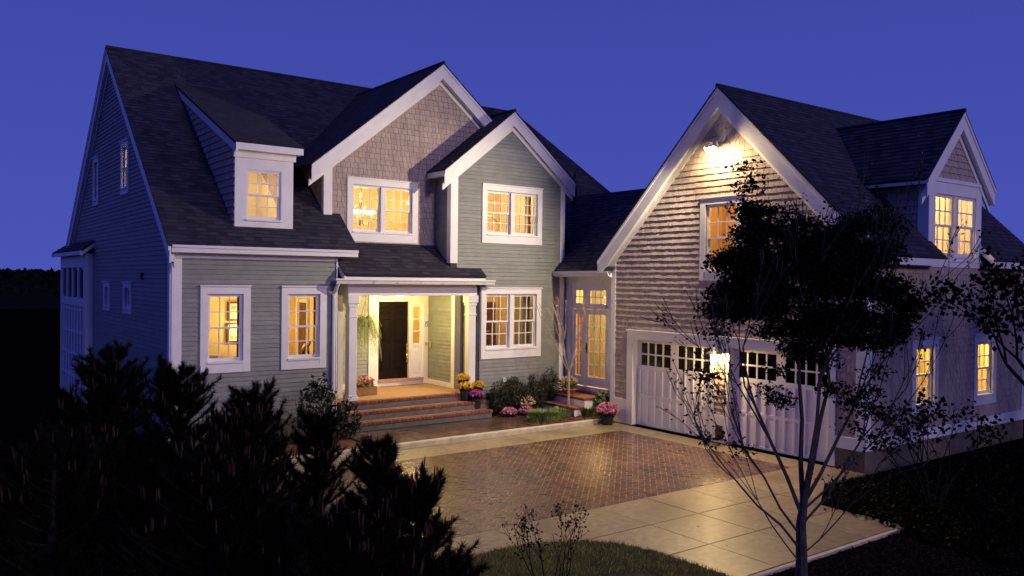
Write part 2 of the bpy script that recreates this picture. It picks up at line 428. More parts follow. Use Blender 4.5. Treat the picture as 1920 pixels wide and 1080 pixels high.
# roofs -------------------------------------------------------------------
def clip(poly, f):
    out = []
    for i in range(len(poly)):
        a, b = poly[i], poly[(i+1) % len(poly)]; fa, fb = f(a), f(b)
        if fa >= 0: out.append(a)
        if (fa >= 0) != (fb >= 0): t = fa/(fa-fb); out.append(a+(b-a)*t)
    return out
def roof_plane(polys, up, par, name='roof', expo=.125, thick=.022, h=.011):
    """polys: coplanar convex polygons (3D); up: slope direction upward. Every course is its own raised strip."""
    up = Vector(up).normalized(); V = []; Fc = []; UV = []
    P0 = [[Vector(p) for p in pl] for pl in polys]
    pl = P0[0]; nrm = (pl[1]-pl[0]).cross(pl[2]-pl[0]).normalized()
    if nrm.z < 0: nrm = -nrm
    al = up.cross(nrm).normalized()
    def put(pts, uvs):
        b = len(V); V.extend(pts); Fc.append(tuple(range(b, b+len(pts)))); UV.extend(uvs)
    for pl in P0:
        n = (pl[1]-pl[0]).cross(pl[2]-pl[0])
        if n.dot(nrm) < 0: pl = pl[::-1]
        ss = [p.dot(up) for p in pl]; i0 = math.floor(min(ss)/expo); i1 = math.ceil(max(ss)/expo)
        for i in range(i0, i1):
            s0, s1 = i*expo, (i+1)*expo
            q = clip(pl, lambda p: p.dot(up)-s0)
            if len(q) > 2: q = clip(q, lambda p: s1-p.dot(up))
            if len(q) < 3: continue
            j = (math.sin(i*12.9898)*43758.5453) % 1
            top = [p+nrm*(.003+h*(1-(p.dot(up)-s0)/expo)) for p in q]
            off = Vector((j*3.1, 0, 0))
            put(top, [(p.dot(al)+j*2.7, p.dot(up)) for p in q])
            for k in range(len(q)):
                a, b = q[k], q[(k+1) % len(q)]
                if abs(a.dot(up)-s0) < 1e-5 and abs(b.dot(up)-s0) < 1e-5:
                    put([top[k], a-nrm*.002, b-nrm*.002, top[(k+1) % len(q)]][::-1] if False else [a-nrm*.002, b-nrm*.002, top[(k+1) % len(q)], top[k]], [(0, 0)]*4)
        bot = [p-nrm*thick for p in pl]; tp = [p-nrm*.001 for p in pl]
        put(bot[::-1], [(0, 0)]*len(bot))
        for k in range(len(pl)):
            k2 = (k+1) % len(pl); put([bot[k], bot[k2], tp[k2], tp[k]], [(0, 0)]*4)
    me = bpy.data.meshes.new(name); me.from_pydata(V, [], Fc)
    uv = me.uv_layers.new(name='UVMap'); uv.data.foreach_set('uv', [c for u in UV for c in u])
    me.materials.append(M['roof']); o = bpy.data.objects.new(name, me); col.objects.link(o); o.parent = par
    return o
def rakes(F, par, uc, half, pk, tip, ov, fas=.26, fr=.44, inner=None, plumb=True):
    """white rake boards, soffit and frieze of a gable"""
    sl = (pk-tip)/half; g = .026*sqrt(1+((pk-tip)/half)**2); mb = MB(); k = sqrt(1+sl*sl)
    def seg(u): return pk-abs(u-uc)*sl-g
    for sgn in (-1, 1):
        ut = uc+sgn*half
        pts = [(ut, seg(ut)-fas), (uc, seg(uc)-fas), (uc, seg(uc)), (ut, seg(ut))]
        if sgn > 0: pts = pts[::-1]
        F.quadprism(mb, pts, ov-.03, ov)
        # shadow board
        pts = [(ut, seg(ut)-.075), (uc, seg(uc)-.075), (uc, seg(uc)-.003), (ut, seg(ut)-.003)]
        if sgn > 0: pts = pts[::-1]
        F.quadprism(mb, pts, ov, ov+.022)
        # soffit
        pts = [(ut, seg(ut)-fas+.03), (uc, seg(uc)-fas+.03), (uc, seg(uc)-fas+.05), (ut, seg(ut)-fas+.05)]
        if sgn > 0: pts = pts[::-1]
        F.quadprism(mb, pts, .0, ov-.031)
    o = mb.build('rake_board', M['white'], par)
    mb = MB(); hi = inner or half
    for sgn in (-1, 1):
        ut = uc+sgn*hi
        pts = [(ut, seg(ut)-fr), (uc, seg(uc)-fr), (uc, seg(uc)-fas+.03), (ut, seg(ut)-fas+.03)]
        if sgn > 0: pts = pts[::-1]
        F.quadprism(mb, pts, -.003, .036)
    mb.build('frieze_board', M['white'], par)
    return o
def board(F, par, name, u0, u1, v0, v1, w0=-.003, w1=.034, m='white', bevel=.004):
    mb = MB(); F.box(mb, u0, u1, v0, v1, w0, w1); return mb.build(name, M[m], par, bevel=bevel)
def room(par, name, plan, z0, z1, m='room', fl='floorwood'):
    """open box room: plan polyline of the walls (front left open to the house wall)"""
    mb = MB()
    for (x0, y0), (x1, y1) in zip(plan, plan[1:]):
        mb.add([(x0, y0, z0), (x1, y1, z0), (x1, y1, z1), (x0, y0, z1)], [(0, 1, 2, 3)])
    n = len(plan)
    mb.add([(x, y, z1) for x, y in plan], [tuple(range(n))])
    o = mb.build(name, M[m], par)
    fb = MB(); fb.add([(x, y, z0) for x, y in plan], [tuple(range(n))]); fb.build('room_floor', M[fl], o)
    return o

# ================================================================== HOUSE
house = thing('house', 'two-storey grey-green clapboard house with dark roof, twin front gables and lit windows', 'house', (0, 0, 0))
SM = (9.3-4.13)/6.1                       # slope of the main roof
def zm(y): return 4.13+SM*(y-17.05)
def ym(z): return 17.05+(z-4.13)/SM
FL, FB, FG = Frame('Y', 17.35), Frame('Y', 18.07), Frame('Y', 17.33)
FW = Frame('X', 4.47)                     # left end wall
FD = Frame('Y', 19.40)                    # front-door wall
FC = Frame('X', 14.78)                    # connector wall
H0 = -.3                                  # bottom of walls

# --- left wing, front wall
c1, h1 = window(FL, house, 5.03, 6.06, 1.52, 3.30)
c2, h2 = window(FL, house, 6.735, 7.77, 1.51, 3.295)
wl = sheath(FL, house, 'wall', H0, 4.0, const(4.48, 8.0), [h1, h2])
clapboards(FL, wl, .45, 3.87, const(4.60, 7.98), [c1, c2])
board(FL, house, 'corner_board', 4.47, 4.665, .2, 3.98)
board(FL, house, 'foundation', 4.49, 7.99, H0, .44, -.02, .012, 'concrete')
# eave: soffit, fascia, frieze
mb = MB()
mb.box(4.40, 8.40, 17.05, 17.085, 3.975, 4.105); mb.box(4.42, 8.38, 17.086, 17.345, 3.985, 4.01)
mb.box(4.40, 8.40, 17.02, 17.049, 4.07, 4.125)
mb.build('eave_fascia', M['white'], house, bevel=.004)
board(FL, house, 'frieze_board', 4.667, 7.98, 3.87, 3.984, -.003, .03)
# wing side wall (towards the porch)
FWR = Frame('X+', 8.0)
ws = sheath(FWR, house, 'wall', H0, 4.9, lambda v: (max(17.36, ym(v)+.1) if v > 4.0 else 17.36, 18.06), [])
clapboards(FWR, ws, .68, 3.95, const(17.37, 18.05), [])
board(FWR, house, 'corner_board', 17.315, 17.42, .3, 3.97)

# --- left end wall (gable)
pkY, pkZ, sl = 23.15, 9.3, SM
lw = gable(17.37, 28.95, pkY, pkZ, sl, .02)
cs, hs = [], []
for a, b, c, d in ((24.59, 25.29, 5.40, 6.69), (21.05, 21.84, 5.44, 6.70)):
    c_, h_ = window(FW, house, a, b, c, d, cas=.11, head=.12, sill=.16, cols=3, rows=2); cs.append(c_); hs.append(h_)
for a, b, c, d in ((23.03, 23.79, 2.60, 3.33), (20.69, 21.50, 2.61, 3.34)):
    c_, h_ = window(FW, house, a, b, c, d, cas=.12, head=.12, sill=.14, cols=2, rows=1, hung=False, pane='dark_glass'); cs.append(c_); hs.append(h_)
wv = sheath(FW, house, 'wall', H0, 9.2, lw, hs)
clapboards(FW, wv, .45, 9.0, gable(17.48, 28.95, pkY, pkZ, sl, .42), cs + [(25.5, 29.5, -1, 4.3)])
board(FW, house, 'corner_board', 17.352, 17.50, .2, 4.02, -.003, .036)
board(FW, house, 'foundation', 17.36, 28.95, H0, .44, -.02, .012, 'concrete')
rakes(FW, house, pkY, 6.12, 9.3, 9.3-6.12*SM, .12, .32, .44)
# small utility box on the end wall
board(FW, house, 'utility_box', 19.62, 19.70, 3.42, 3.58, .0, .06, 'blackmetal')

# --- lattice bay at the back of the end wall
FBAY = Frame('X', 4.30)
bay = board(FBAY, house, 'bay_wall', 25.55, 29.25, H0, 4.08, -.16, -.04, 'sheath', 0)
mb = MB()
for z in (-.1, .55, 1.2, 1.85, 2.5): FBAY.box(mb, 25.5, 29.3, z-.03, z+.03, -.035, .012)
mb.build('lattice_rail', M['white'], bay)
for k in range(8):
    y = 25.78+k*.463; mb = MB(); FBAY.box(mb, y-.13, y+.13, -.25, 2.62, -.03, .0); mb.build('slat', M['white'], bay)
board(FBAY, bay, 'post', 25.3, 25.55, H0, 4.1, -.17, .03); board(FBAY, bay, 'post', 29.25, 29.5, H0, 4.1, -.17, .03)
board(FBAY, bay, 'transom_rail', 25.55, 29.25, 2.62, 2.86, -.03, .03); board(FBAY, bay, 'transom_head', 25.55, 29.25, 3.72, 4.08, -.03, .02)
for k in range(5): board(FBAY, bay, 'mullion', 25.55+k*.925-.03*(k > 0), 25.55+k*.925+.2-.06*(k == 4), 2.87, 3.71, -.03, .015)
for k in range(4):
    mb = MB(); FBAY.box(mb, 25.76+k*.925, 26.44+k*.925, 2.88, 3.70, -.03, -.02); mb.build('pane', M['dark_glass'], bay)
roof_plane([[(4.12, 25.12, 4.19), (4.12, 30.2, 4.19), (4.46, 29.6, 4.47), (4.46, 25.12, 4.47)]], (.34, 0, .28), house, thick=.05)
FBS = Frame('Y', 25.16)
mb = MB(); FBS.quadprism(mb, [(4.12, 4.02), (4.46, 4.30), (4.46, 4.455), (4.12, 4.17)], 0, .035); mb.build('bay_rake', M['white'], house)
mb = MB(); mb.box(4.10, 4.14, 25.12, 30.1, 4.06, 4.17); mb.build('bay_fascia', M['white'], house)

# --- main roof
A = lambda x, y: (x, y, zm(y))
roof_plane([[A(4.325, 17.03), A(5.80, 17.03), A(5.80, 23.15), A(4.325, 23.15)],
            [A(7.07, 17.03), A(8.42, 17.03), A(8.42, 23.15), A(7.07, 23.15)],
            [A(5.80, 17.03), A(7.07, 17.03), A(7.07, 17.60), A(5.80, 17.60)],
            [A(5.80, 21.2), A(7.07, 21.2), A(7.07, 23.15), A(5.80, 23.15)],
            [A(8.42, 20.13), A(11.1, 22.71), A(11.1, 23.15), A(8.42, 23.15)],
            [A(11.1, 22.71), A(14.57, 19.39), A(14.57, 23.15), A(11.1, 23.15)],
            [A(14.57, 17.6), A(19.4, 17.6), A(17.3, 23.15), A(14.57, 23.15)]], (0, 1, SM), house)
roof_plane([[(4.325, 23.15, 9.3), (17.3, 23.15, 9.3), (19.4, 29.25, 4.13), (4.325, 29.25, 4.13)]], (0, -1, SM), house)
mb = MB(); mb.tube([(4.34, 23.15, 9.30), (17.3, 23.15, 9.30)], .045, 8); mb.build('ridge_cap', M['roof'], house)
# back and right closing walls
mb = MB(); mb.box(4.48, 17.3, 28.85, 28.95, H0, 4.2); mb.box(17.2, 17.3, 17.4, 28.85, H0, 4.2); mb.build('back_wall', M['clap'], house)

# --- shed dormer
FDo = Frame('Y', 17.56)
mb = MB()
FDo.box(mb, 5.79, 6.03, 4.42, 6.2, -.1, .0); FDo.box(mb, 6.80, 7.07, 4.42, 6.2, -.1, .0)
FDo.box(mb, 6.03, 6.80, 5.80, 6.2, -.1, .0); FDo.box(mb, 6.03, 6.80, 4.42, 4.70, -.1, .0)
dw = mb.build('dormer_front', M['white'], house)
window(FDo, house, 6.03, 6.80, 4.70, 5.80, cas=.0, head=.0, sill=.04, casing=False, proud=.02)
board(FDo, house, 'dormer_frieze', 5.75, 7.12, 6.03, 6.19, .0, .03)
mb = MB(); mb.box(5.74, 7.22, 17.36, 17.41, 6.17, 6.315); mb.box(5.76, 7.2, 17.411, 17.55, 6.17, 6.2); mb.build('dormer_fascia', M['white'], house, bevel=.004)
SD = (8.36-6.33)/(22.04-17.36)
roof_plane([[(5.72, 17.36, 6.33), (7.22, 17.36, 6.33), (7.22, 22.03, 8.356), (5.72, 22.03, 8.356)]], (0, 1, SD), house, thick=.045)
FCk = Frame('X', 5.79)
dc = sheath(FCk, house, 'dormer_cheek', 4.5, 8.3, lambda v: (max(17.57, 17.4+(v-6.25)/SD), max(17.571, ym(v)+.1)), [], -.08)
shingles(FCk, dc, 'house', 4.55, 8.2, lambda v: (max(17.57, 17.4+(v-6.2)/SD), max(17.571, ym(v))), [], .15)
mb = MB(); FCk.quadprism(mb, [(17.37, 6.10), (22.0, 6.10+4.63*SD), (22.0, 6.31+4.63*SD), (17.37, 6.31)], .0, .05); mb.build('dormer_rake', M['white'], house)
FCr = Frame('X+', 7.07)
sheath(FCr, house, 'dormer_cheek', 4.5, 8.3, lambda v: (max(17.57, 17.4+(v-6.25)/SD), max(17.571, ym(v)+.1)), [], -.08, -.004, 'shingle')

# --- big shingled gable
cb, hb = window(FB, house, 8.59, 10.50, 4.38, 5.87, units=2, cas=.15, head=.14, sill=.24, mull=.13)
gb = gable(8.03, 14.2, 11.1, 8.93, .813, .1)
def big_lim(v):
    a, b = gb(v)
    if v < 6.18: b = min(b, 11.05)
    elif v < 7.86: b = min(b, 12.85-(7.86-v)/.804)
    return a, b
def big_cut(lim, off):
    return lambda v: (lambda ab: (ab[0], ab[1]))(lim(v+off))
wb = sheath(FB, house, 'wall', 3.3, 8.8, big_lim, [hb])
shingles(FB, wb, 'house', 3.95, 8.62, lambda v: (max(8.2, gable(8.03, 14.2, 11.1, 8.93, .813, .42)(v)[0]) if v < 6.2 else gable(8.03, 14.2, 11.1, 8.93, .813, .42)(v)[0], min(big_lim(v)[1], gable(8.03, 14.2, 11.1, 8.93, .813, .42)(v)[1])), [cb], .135)
board(FB, house, 'corner_board', 8.03, 8.21, 4.9, 6.35)
rakes(FB, house, 11.1, 3.47, 8.93, 6.11, .2, .36, .48)
FBX = Frame('X', 8.03)
bx = sheath(FBX, house, 'wall', 4.9, 6.3, lambda v: (18.08, ym(v)+.12), [])
shingles(FBX, bx, 'house', 4.95, 6.2, lambda v: (18.16, max(18.17, ym(v))), [])
board(FBX, house, 'corner_board', 18.036, 18.16, 4.9, 6.2)
zb = lambda x: 8.93-abs(11.1-x)*.813
roof_plane([[(7.61, 17.85, zb(7.61)), (11.1, 17.85, 8.93), (11.1, 22.71, 8.93), (7.61, ym(zb(7.61)), zb(7.61))]], (1, 0, .813), house)
roof_plane([[(11.1, 17.85, 8.93), (14.57, 17.85, zb(14.57)), (14.57, ym(zb(14.57)), zb(14.57)), (11.1, 22.71, 8.93)]], (-1, 0, .813), house)
mb = MB(); mb.tube([(11.1, 17.84, 8.94), (11.1, 22.7, 8.94)], .045, 8); mb.build('ridge_cap', M['roof'], house)
# shingled strip left of the porch recess and right of it
st = sheath(FB, house, 'wall', H0, 3.5, const(8.01, 8.5), [], -.1); shingles(FB, st, 'house', .68, 3.3, const(8.02, 8.38), [])
board(FB, house, 'corner_board', 8.38, 8.52, .68, 3.12, -.12, .03)

# --- green gable
cu, hu = window(FG, house, 11.94, 13.87, 4.435, 5.91, units=2, cas=.15, head=.14, sill=.24, mull=.13)
cl_, hl = window(FG, house, 11.94, 13.87, 1.49, 3.28, units=2, cas=.15, head=.14, sill=.26, mull=.13)
def green(off):
    g = gable(11.03, 14.67, 12.85, 7.86, .804, off)
    return lambda v: (max(g(v)[0], 11.9 if v < 3.5 else 11.03), g(v)[1])
wg = sheath(FG, house, 'wall', H0, 7.75, green(.1), [hu, hl])
gi = green(.42)
clapboards(FG, wg, .30, 7.4, lambda v: (max(gi(v)[0], 11.91 if v < 3.5 else 11.2), min(gi(v)[1], 14.52)), [cu, cl_])
board(FG, house, 'corner_board', 11.03, 11.21, 3.9, 6.42); board(FG, house, 'corner_board', 14.51, 14.67, .3, 6.3)
rakes(FG, house, 12.85, 2.09, 7.86, 6.18, .12, .35, .47)
FGX = Frame('X', 11.03)
gx = sheath(FGX, house, 'wall', 3.6, 6.3, const(17.34, 18.06), []); clapboards(FGX, gx, 4.0, 6.1, const(17.47, 18.05), [])
board(FGX, house, 'corner_board', 17.295, 17.47, 3.9, 6.2)
FGR = Frame('X+', 14.67); sheath(FGR, house, 'wall', H0, 6.2, const(17.34, 19.4), [], -.1, -.004, 'clap')
mb = MB(); mb.box(10.765, 10.80, 17.215, 18.06, 6.02, 6.165); mb.box(10.80, 11.02, 17.25, 18.06, 6.04, 6.06); mb.build('eave_fascia', M['white'], house)
zg = lambda x: 7.86-abs(12.85-x)*.804
roof_plane([[(10.74, 17.185, zg(10.74)), (12.40, 17.185, zg(12.40)), (12.40, 18.10, zg(12.40)), (10.74, 18.10, zg(10.74))],
            [(12.40, 17.185, zg(12.40)), (12.85, 17.185, 7.86), (12.85, 21.45, 7.86), (12.40, 18.10, zg(12.40))]], (1, 0, .804), house)
roof_plane([[(12.85, 17.185, 7.86), (14.96, 17.185, zg(14.96)), (14.96, ym(zg(14.96)), zg(14.96)), (12.85, 21.45, 7.86)]], (-1, 0, .804), house)
mb = MB(); mb.tube([(12.85, 17.18, 7.87), (12.85, 21.4, 7.87)], .045, 8); mb.build('ridge_cap', M['roof'], house)
board(FG, house, 'hose_bib_cover', 12.62, 12.74, .86, .98, .0, .06)

# --- porch recess
FRS = Frame('X', 11.65)          # right side of the recess
rs = sheath(FRS, house, 'wall', .5, 3.3, const(18.08, 19.40), [], -.1); clapboards(FRS, rs, .82, 3.14, const(18.2, 19.385), [])
board(FRS, house, 'baseboard', 18.08, 19.385, .685, .82, -.003, .03)
board(FRS, house, 'corner_board', 18.04, 18.2, .685, 3.14, -.003, .032)
board(FB, house, 'corner_board', 11.655, 11.80, .685, 3.14, -.08, .032)
FLS = Frame('X+', 8.5); sheath(FLS, house, 'wall', .5, 3.3, const(18.08, 19.40), [], -.1, -.004, 'clap')
s2 = sheath(FB, house, 'wall', .5, 3.4, const(11.80, 12.0), [], -.08); clapboards(FB, s2, .685, 3.14, const(11.80, 11.9), [])
FGs = Frame('X', 11.9); s3 = sheath(FGs, house, 'wall', H0, 3.4, const(17.34, 18.06), [], -.1); clapboards(FGs, s3, .70, 3.14, const(17.36, 18.06), [])
wd = sheath(FD, house, 'wall', .5, 3.3, const(8.45, 11.66), [(9.95, 11.55, .7, 2.95)])
clapboards(FD, wd, .82, 3.14, const(8.5, 9.86), [])
board(FD, house, 'baseboard', 8.5, 9.84, .685, .82, -.003, .03)
# door surround
mb = MB()
FD.box(mb, 9.85, 10.13, .69, 3.14, -.02, .05); FD.box(mb, 10.13, 11.63, 2.905, 3.14, -.02, .05)
FD.box(mb, 11.04, 11.10, .87, 2.905, -.08, .045); FD.box(mb, 11.47, 11.63, .69, 2.905, -.02, .05)
FD.box(mb, 10.13, 11.47, .69, .80, -.1, .03)
dsur = mb.build('door_surround', M['white'], house, bevel=.004)
board(FD, dsur, 'threshold', 10.12, 11.47, .80, .868, -.1, .09, 'tile')
# sidelight: lower panel and four panes
mb = MB()
FD.box(mb, 11.10, 11.17, .87, 2.905, -.05, .02); FD.box(mb, 11.40, 11.47, .87, 2.905, -.05, .02)
FD.box(mb, 11.17, 11.40, 2.76, 2.905, -.05, .02); FD.box(mb, 11.17, 11.40, 1.70, 1.78, -.05, .02); FD.box(mb, 11.17, 11.40, .87, 1.70, -.05, .005)
FD.box(mb, 11.21, 11.36, 1.0, 1.60, .004, .02)
for z in (2.11, 2.43): FD.box(mb, 11.17, 11.40, z-.012, z+.012, -.05, .012)
sdl = mb.build('sidelight', M['white'], house, bevel=.003)
for z0, z1 in ((1.785, 2.095), (2.125, 2.415), (2.445, 2.755)):
    mb = MB(); FD.box(mb, 11.172, 11.398, z0, z1, -.03, -.026); mb.build('pane', M['glass'], sdl)
# six-panel front door
mb = MB(); FD.box(mb, 10.135, 11.035, .875, 2.90, -.07, -.03); door = mb.build('front_door', M['black'], house)
for (a, b) in ((10.235, 10.535), (10.635, 10.935)):
    for (c, d) in ((2.58, 2.78), (1.82, 2.46), (1.10, 1.68)):
        mb = MB()
        fr = .03
        FD.box(mb, a, b, c, c+fr, -.03, -.016); FD.box(mb, a, b, d-fr, d, -.03, -.016)
        FD.box(mb, a, a+fr, c+fr, d-fr, -.03, -.016); FD.box(mb, b-fr, b, c+fr, d-fr, -.03, -.016)
        F4 = [(a+.05, c+.05), (b-.05, c+.05), (b-.05, d-.05), (a+.05, d-.05)]
        FD.quadprism(mb, F4, -.03, -.012)
        mb.build('door_panel', M['black'], door, bevel=.012)
mb = MB(); mb.tube([FD(10.975, 1.56, -.02), FD(10.975, 1.58, .03), FD(10.975, 1.66, .045), FD(10.975, 1.70, .02), FD(10.975, 1.71, -.02)], .014, 8)
mb.tube([FD(10.975, 1.52, -.02), FD(10.975, 1.50, .035), FD(10.985, 1.40, .05), FD(10.97, 1.32, .045), FD(10.975, 1.27, -.02)], [.018, .02, .016, .02, .014], 8)
mb.lathe([(.028, 0), (.03, .02), (.02, .03)], (10.975, FD.p-.02, 1.75), 10); mb.build('door_handle', M['brass'], door, smooth=True)
# house number 15 and bell
mb = MB()
mb.tube([FD(11.515, 2.335, .055), FD(11.545, 2.36, .055), FD(11.53, 2.22, .055)], .006, 5)
mb.tube([FD(11.615, 2.36, .055), FD(11.575, 2.357, .055), FD(11.568, 2.30, .055), FD(11.597, 2.305, .055), FD(11.607, 2.265, .055), FD(11.585, 2.225, .055), FD(11.56, 2.235, .055)], .006, 5)
mb.build('house_number', M['blackmetal'], house, label='black house number 15 on the white door surround')
mb = MB(); FD.box(mb, 11.535, 11.565, 1.72, 1.80, .05, .065); mb.build('door_bell', M['gilt'], house)
mb = MB(); FRS.box(mb, 19.16, 19.22, 1.68, 1.80, .015, .06); mb.tube([FRS(19.19, 1.80, .04), FRS(19.19, 1.86, .06)], .02, 6); mb.build('wall_outlet', M['brass'], house)
# ceiling, floor, steps
mb = MB(); mb.box(8.42, 11.9, 17.5, 19.4, 3.14, 3.2); pc = mb.build('porch_ceiling', M['white'], house)
mb = MB(); mb.box(8.12, 11.9, 17.33, 19.4, .45, .68); pf = mb.build('porch_floor', M['tile'], house)
def step(y0, y1, z, x0, x1, last=False):
    mb = MB(); mb.box(x0+.02, x1-.02, y0+.02, y1, z-.19, z-.062); o = mb.build('step', M['riser'], house, bevel=.006)
    n = MB(); k = int((x1-x0)/.105)
    for i in range(k):
        a = x0+(x1-x0)*i/k; n.box(a+.004, a+(x1-x0)/k-.004, y0, y0+.2, z-.06+random.uniform(-.001, .001), z+random.uniform(0, .003), random.random())
    n.build('brick_nosing', M['brick'], o, bevel=.004, kind='stuff')
    t = MB(); t.box(x0, x1, y0+.2, y1, z-.0615, z-.002); t.build('tread', M['tile'], o)
step(17.25, 17.45, .685, 8.10, 11.9); step(16.93, 17.27, .497, 8.12, 11.98); step(16.61, 16.95, .31, 8.15, 11.85)
# columns
for k, (x, lab) in enumerate(((8.46, 'left'), (11.75, 'right'))):
    mb = MB(); y = 17.50
    mb.box(x-.10, x+.10, y-.10, y+.10, .80, 2.98)
    colm = mb.build('porch_column', M['white'], house, bevel=.01)
    mb = MB(); mb.box(x-.135, x+.135, y-.135, y+.135, .688, .78); mb.box(x-.118, x+.118, y-.118, y+.118, .78, .83); mb.build('column_base', M['white'], colm, bevel=.012)
    mb = MB(); mb.box(x-.115, x+.115, y-.115, y+.115, 2.60, 2.64); mb.box(x-.12, x+.12, y-.12, y+.12, 2.84, 2.92); mb.box(x-.145, x+.145, y-.145, y+.145, 2.92, 3.10); mb.build('column_capital', M['white'], colm, bevel=.008)
# beam, gutter, roof
mb = MB(); mb.box(8.33, 11.88, 17.40, 17.60, 3.10, 3.38); mb.box(8.33, 8.53, 17.60, 18.05, 3.10, 3.38); mb.box(11.70, 11.88, 17.60, 18.05, 3.10, 3.38)
mb.build('porch_beam', M['white'], house, bevel=.006)
mb = MB(); mb.box(8.12, 11.92, 17.10, 17.14, 3.37, 3.56); mb.box(8.14, 11.92, 17.14, 17.40, 3.38, 3.40); mb.build('porch_fascia', M['white'], house)
def gutter(par, p0, p1, out):
    """K-style gutter between two points along its back edge"""
    p0, p1, out = Vector(p0), Vector(p1), Vector(out); mb = MB()
    prof = [(0, 0), (.06, 0), (.075, .03), (.085, .06), (.115, .085), (.115, .12), (.10, .12), (.10, .095), (.07, .07), (.05, .02), (.012, .02), (.012, .12), (0, .12)]
    n = len(prof)
    vs = [p+out*a+Vector((0, 0, b)) for p in (p0, p1) for a, b in prof]
    fs = [tuple(range(n)), tuple(range(2*n-1, n-1, -1))]+[(i, n+i, n+(i+1) % n, (i+1) % n) for i in range(n)]
    mb.add(vs, fs); o = mb.build('gutter', M['white'], par)
    L = (p1-p0).length; k = max(1, int(L/.6)); d = (p1-p0)/L
    for i in range(k):
        a = p0+d*(L*(i+.5)/k); b = MB(); b.tube([a+out*.10+Vector((0, 0, .118)), a+out*.117+Vector((0, 0, .08)), a+out*.085+Vector((0, 0, .02))], .006, 5); b.build('gutter_bracket', M['white'], o)
    return o
gutter(house, (7.88, 17.098, 3.375), (12.16, 17.098, 3.375), (0, -1, 0))
mb = MB(); mb.tube([(7.93, 17.06, 3.40), (7.93, 17.18, 3.25), (7.93, 17.28, 3.15), (7.93, 17.30, .25), (7.93, 17.2, .15)], .04, 8); mb.build('downspout', M['white'], house)
SP = (4.36-3.58)/(18.07-17.05)
roof_plane([[(8.08, 17.05, 3.58), (11.92, 17.05, 3.58), (11.92, 17.32, 3.58+.27*SP), (8.08, 17.32, 3.58+.27*SP)],
            [(8.08, 17.32, 3.58+.27*SP), (11.04, 17.32, 3.58+.27*SP), (11.04, 18.07, 4.355), (8.08, 18.07, 4.355)]], (0, 1, SP), house, thick=.05)
FPr = Frame('X', 8.10)
mb = MB(); FPr.quadprism(mb, [(17.06, 3.42), (17.9, 3.42+.84*SP), (17.9, 3.555+.84*SP), (17.06, 3.555)], 0, .03); mb.build('porch_rake', M['white'], house)
mb = MB(); mb.box(8.0, 8.1, 17.5, 18.0, 3.2, 3.5); mb.build('porch_closure', M['white'], house)

# --- connector with french doors
wc = sheath(FC, house, 'wall', .1, 3.7, const(15.18, 17.7), [(15.66, 16.56, .70, 2.76), (16.60, 17.05, .70, 2.76), (15.74, 16.48, 2.80, 3.31), (16.63, 17.04, 2.80, 3.31)], -.12, -.004, 'white')
window(FC, house, 15.74, 16.48, 2.80, 3.31, cas=.0, head=.0, sill=.04, cols=3, rows=2, casing=False, hung=False)
window(FC, house, 16.63, 17.04, 2.80, 3.31, cas=.0, head=.0, sill=.04, cols=2, rows=2, casing=False, hung=False)
board(FC, house, 'transom_rail', 15.5, 17.15, 2.765, 2.80, -.003, .06)
for (a, b, c) in ((15.68, 16.54, 3), (16.61, 17.04, 2)):
    mb = MB()
    FC.box(mb, a, a+.10, .72, 2.75, -.06, -.01); FC.box(mb, b-.10, b, .72, 2.75, -.06, -.01); FC.box(mb, a+.1, b-.1, 2.62, 2.75, -.06, -.01); FC.box(mb, a+.1, b-.1, .72, .97, -.06, -.01)
    g0, g1, q0, q1 = a+.1, b-.1, .97, 2.62; rows = 5
    for i in range(1, c): x = g0+(g1-g0)*i/c; FC.box(mb, x-.01, x+.01, q0, q1, -.05, -.02)
    for j in range(1, rows):
        y = q0+(q1-q0)*j/rows
        for i in range(c): FC.box(mb, g0+(g1-g0)*i/c+.01*(i > 0), g0+(g1-g0)*(i+1)/c-.01*(i < c-1), y-.01, y+.01, -.05, -.02)
    fd = mb.build('french_door', M['white'], house, bevel=.003)
    pw, ph = (g1-g0)/c, (q1-q0)/rows; pm = MB(); Frame('X', 0).box(pm, -pw/2+.003, pw/2-.003, -ph/2+.003, ph/2-.003, -.002, .002); me = pm.mesh('pane', M['glass'])
    for i in range(c):
        for j in range(rows):
            o = bpy.data.objects.new('pane', me); col.objects.link(o); o.parent = fd; o.location = FC(g0+pw*(i+.5), q0+ph*(j+.5), -.035)
    if c == 3: mb = MB(); mb.tube([FC(b-.05, 1.72, .0), FC(b-.05, 1.72, .05), FC(b-.15, 1.71, .05)], .012, 6); FC.box(mb, b-.07, b-.03, 1.6, 1.85, -.011, .004); mb.build('door_handle', M['blackmetal'], fd)
board(FC, house, 'corner_board', 15.2, 15.55, .1, 3.6, .0, .03); board(FC, house, 'corner_board', 17.1, 17.31, .1, 3.6, .0, .03)
board(FC, house, 'threshold', 15.6, 17.08, .62, .70, -.05, .10); board(FC, house, 'base_panel', 15.55, 17.1, .1, .615, -.003, .02)
board(FC, house, 'frieze_board', 15.2, 17.31, 3.40, 3.62, .0, .045)
mb = MB(); mb.box(14.36, 14.40, 15.16, 17.31, 3.60, 3.76); mb.box(14.40, 14.78, 15.16, 17.31, 3.62, 3.64); mb.build('eave_fascia', M['white'], house)
gutter(house, (14.358, 15.16, 3.62), (14.358, 17.30, 3.62), (-1, 0, 0))
SC = (6.05-3.78)/(16.6-14.33)
roof_plane([[(14.33, 15.05, 3.78), (14.33, 17.32, 3.78), (14.68, 17.32, 3.78+.35*SC), (14.68, 15.05, 3.78+.35*SC)],
            [(14.68, 15.05, 3.78+.35*SC), (14.68, 19.0, 3.78+.35*SC), (16.6, 19.5, 6.05), (16.6, 15.05, 6.05)]], (1, 0, SC), house)
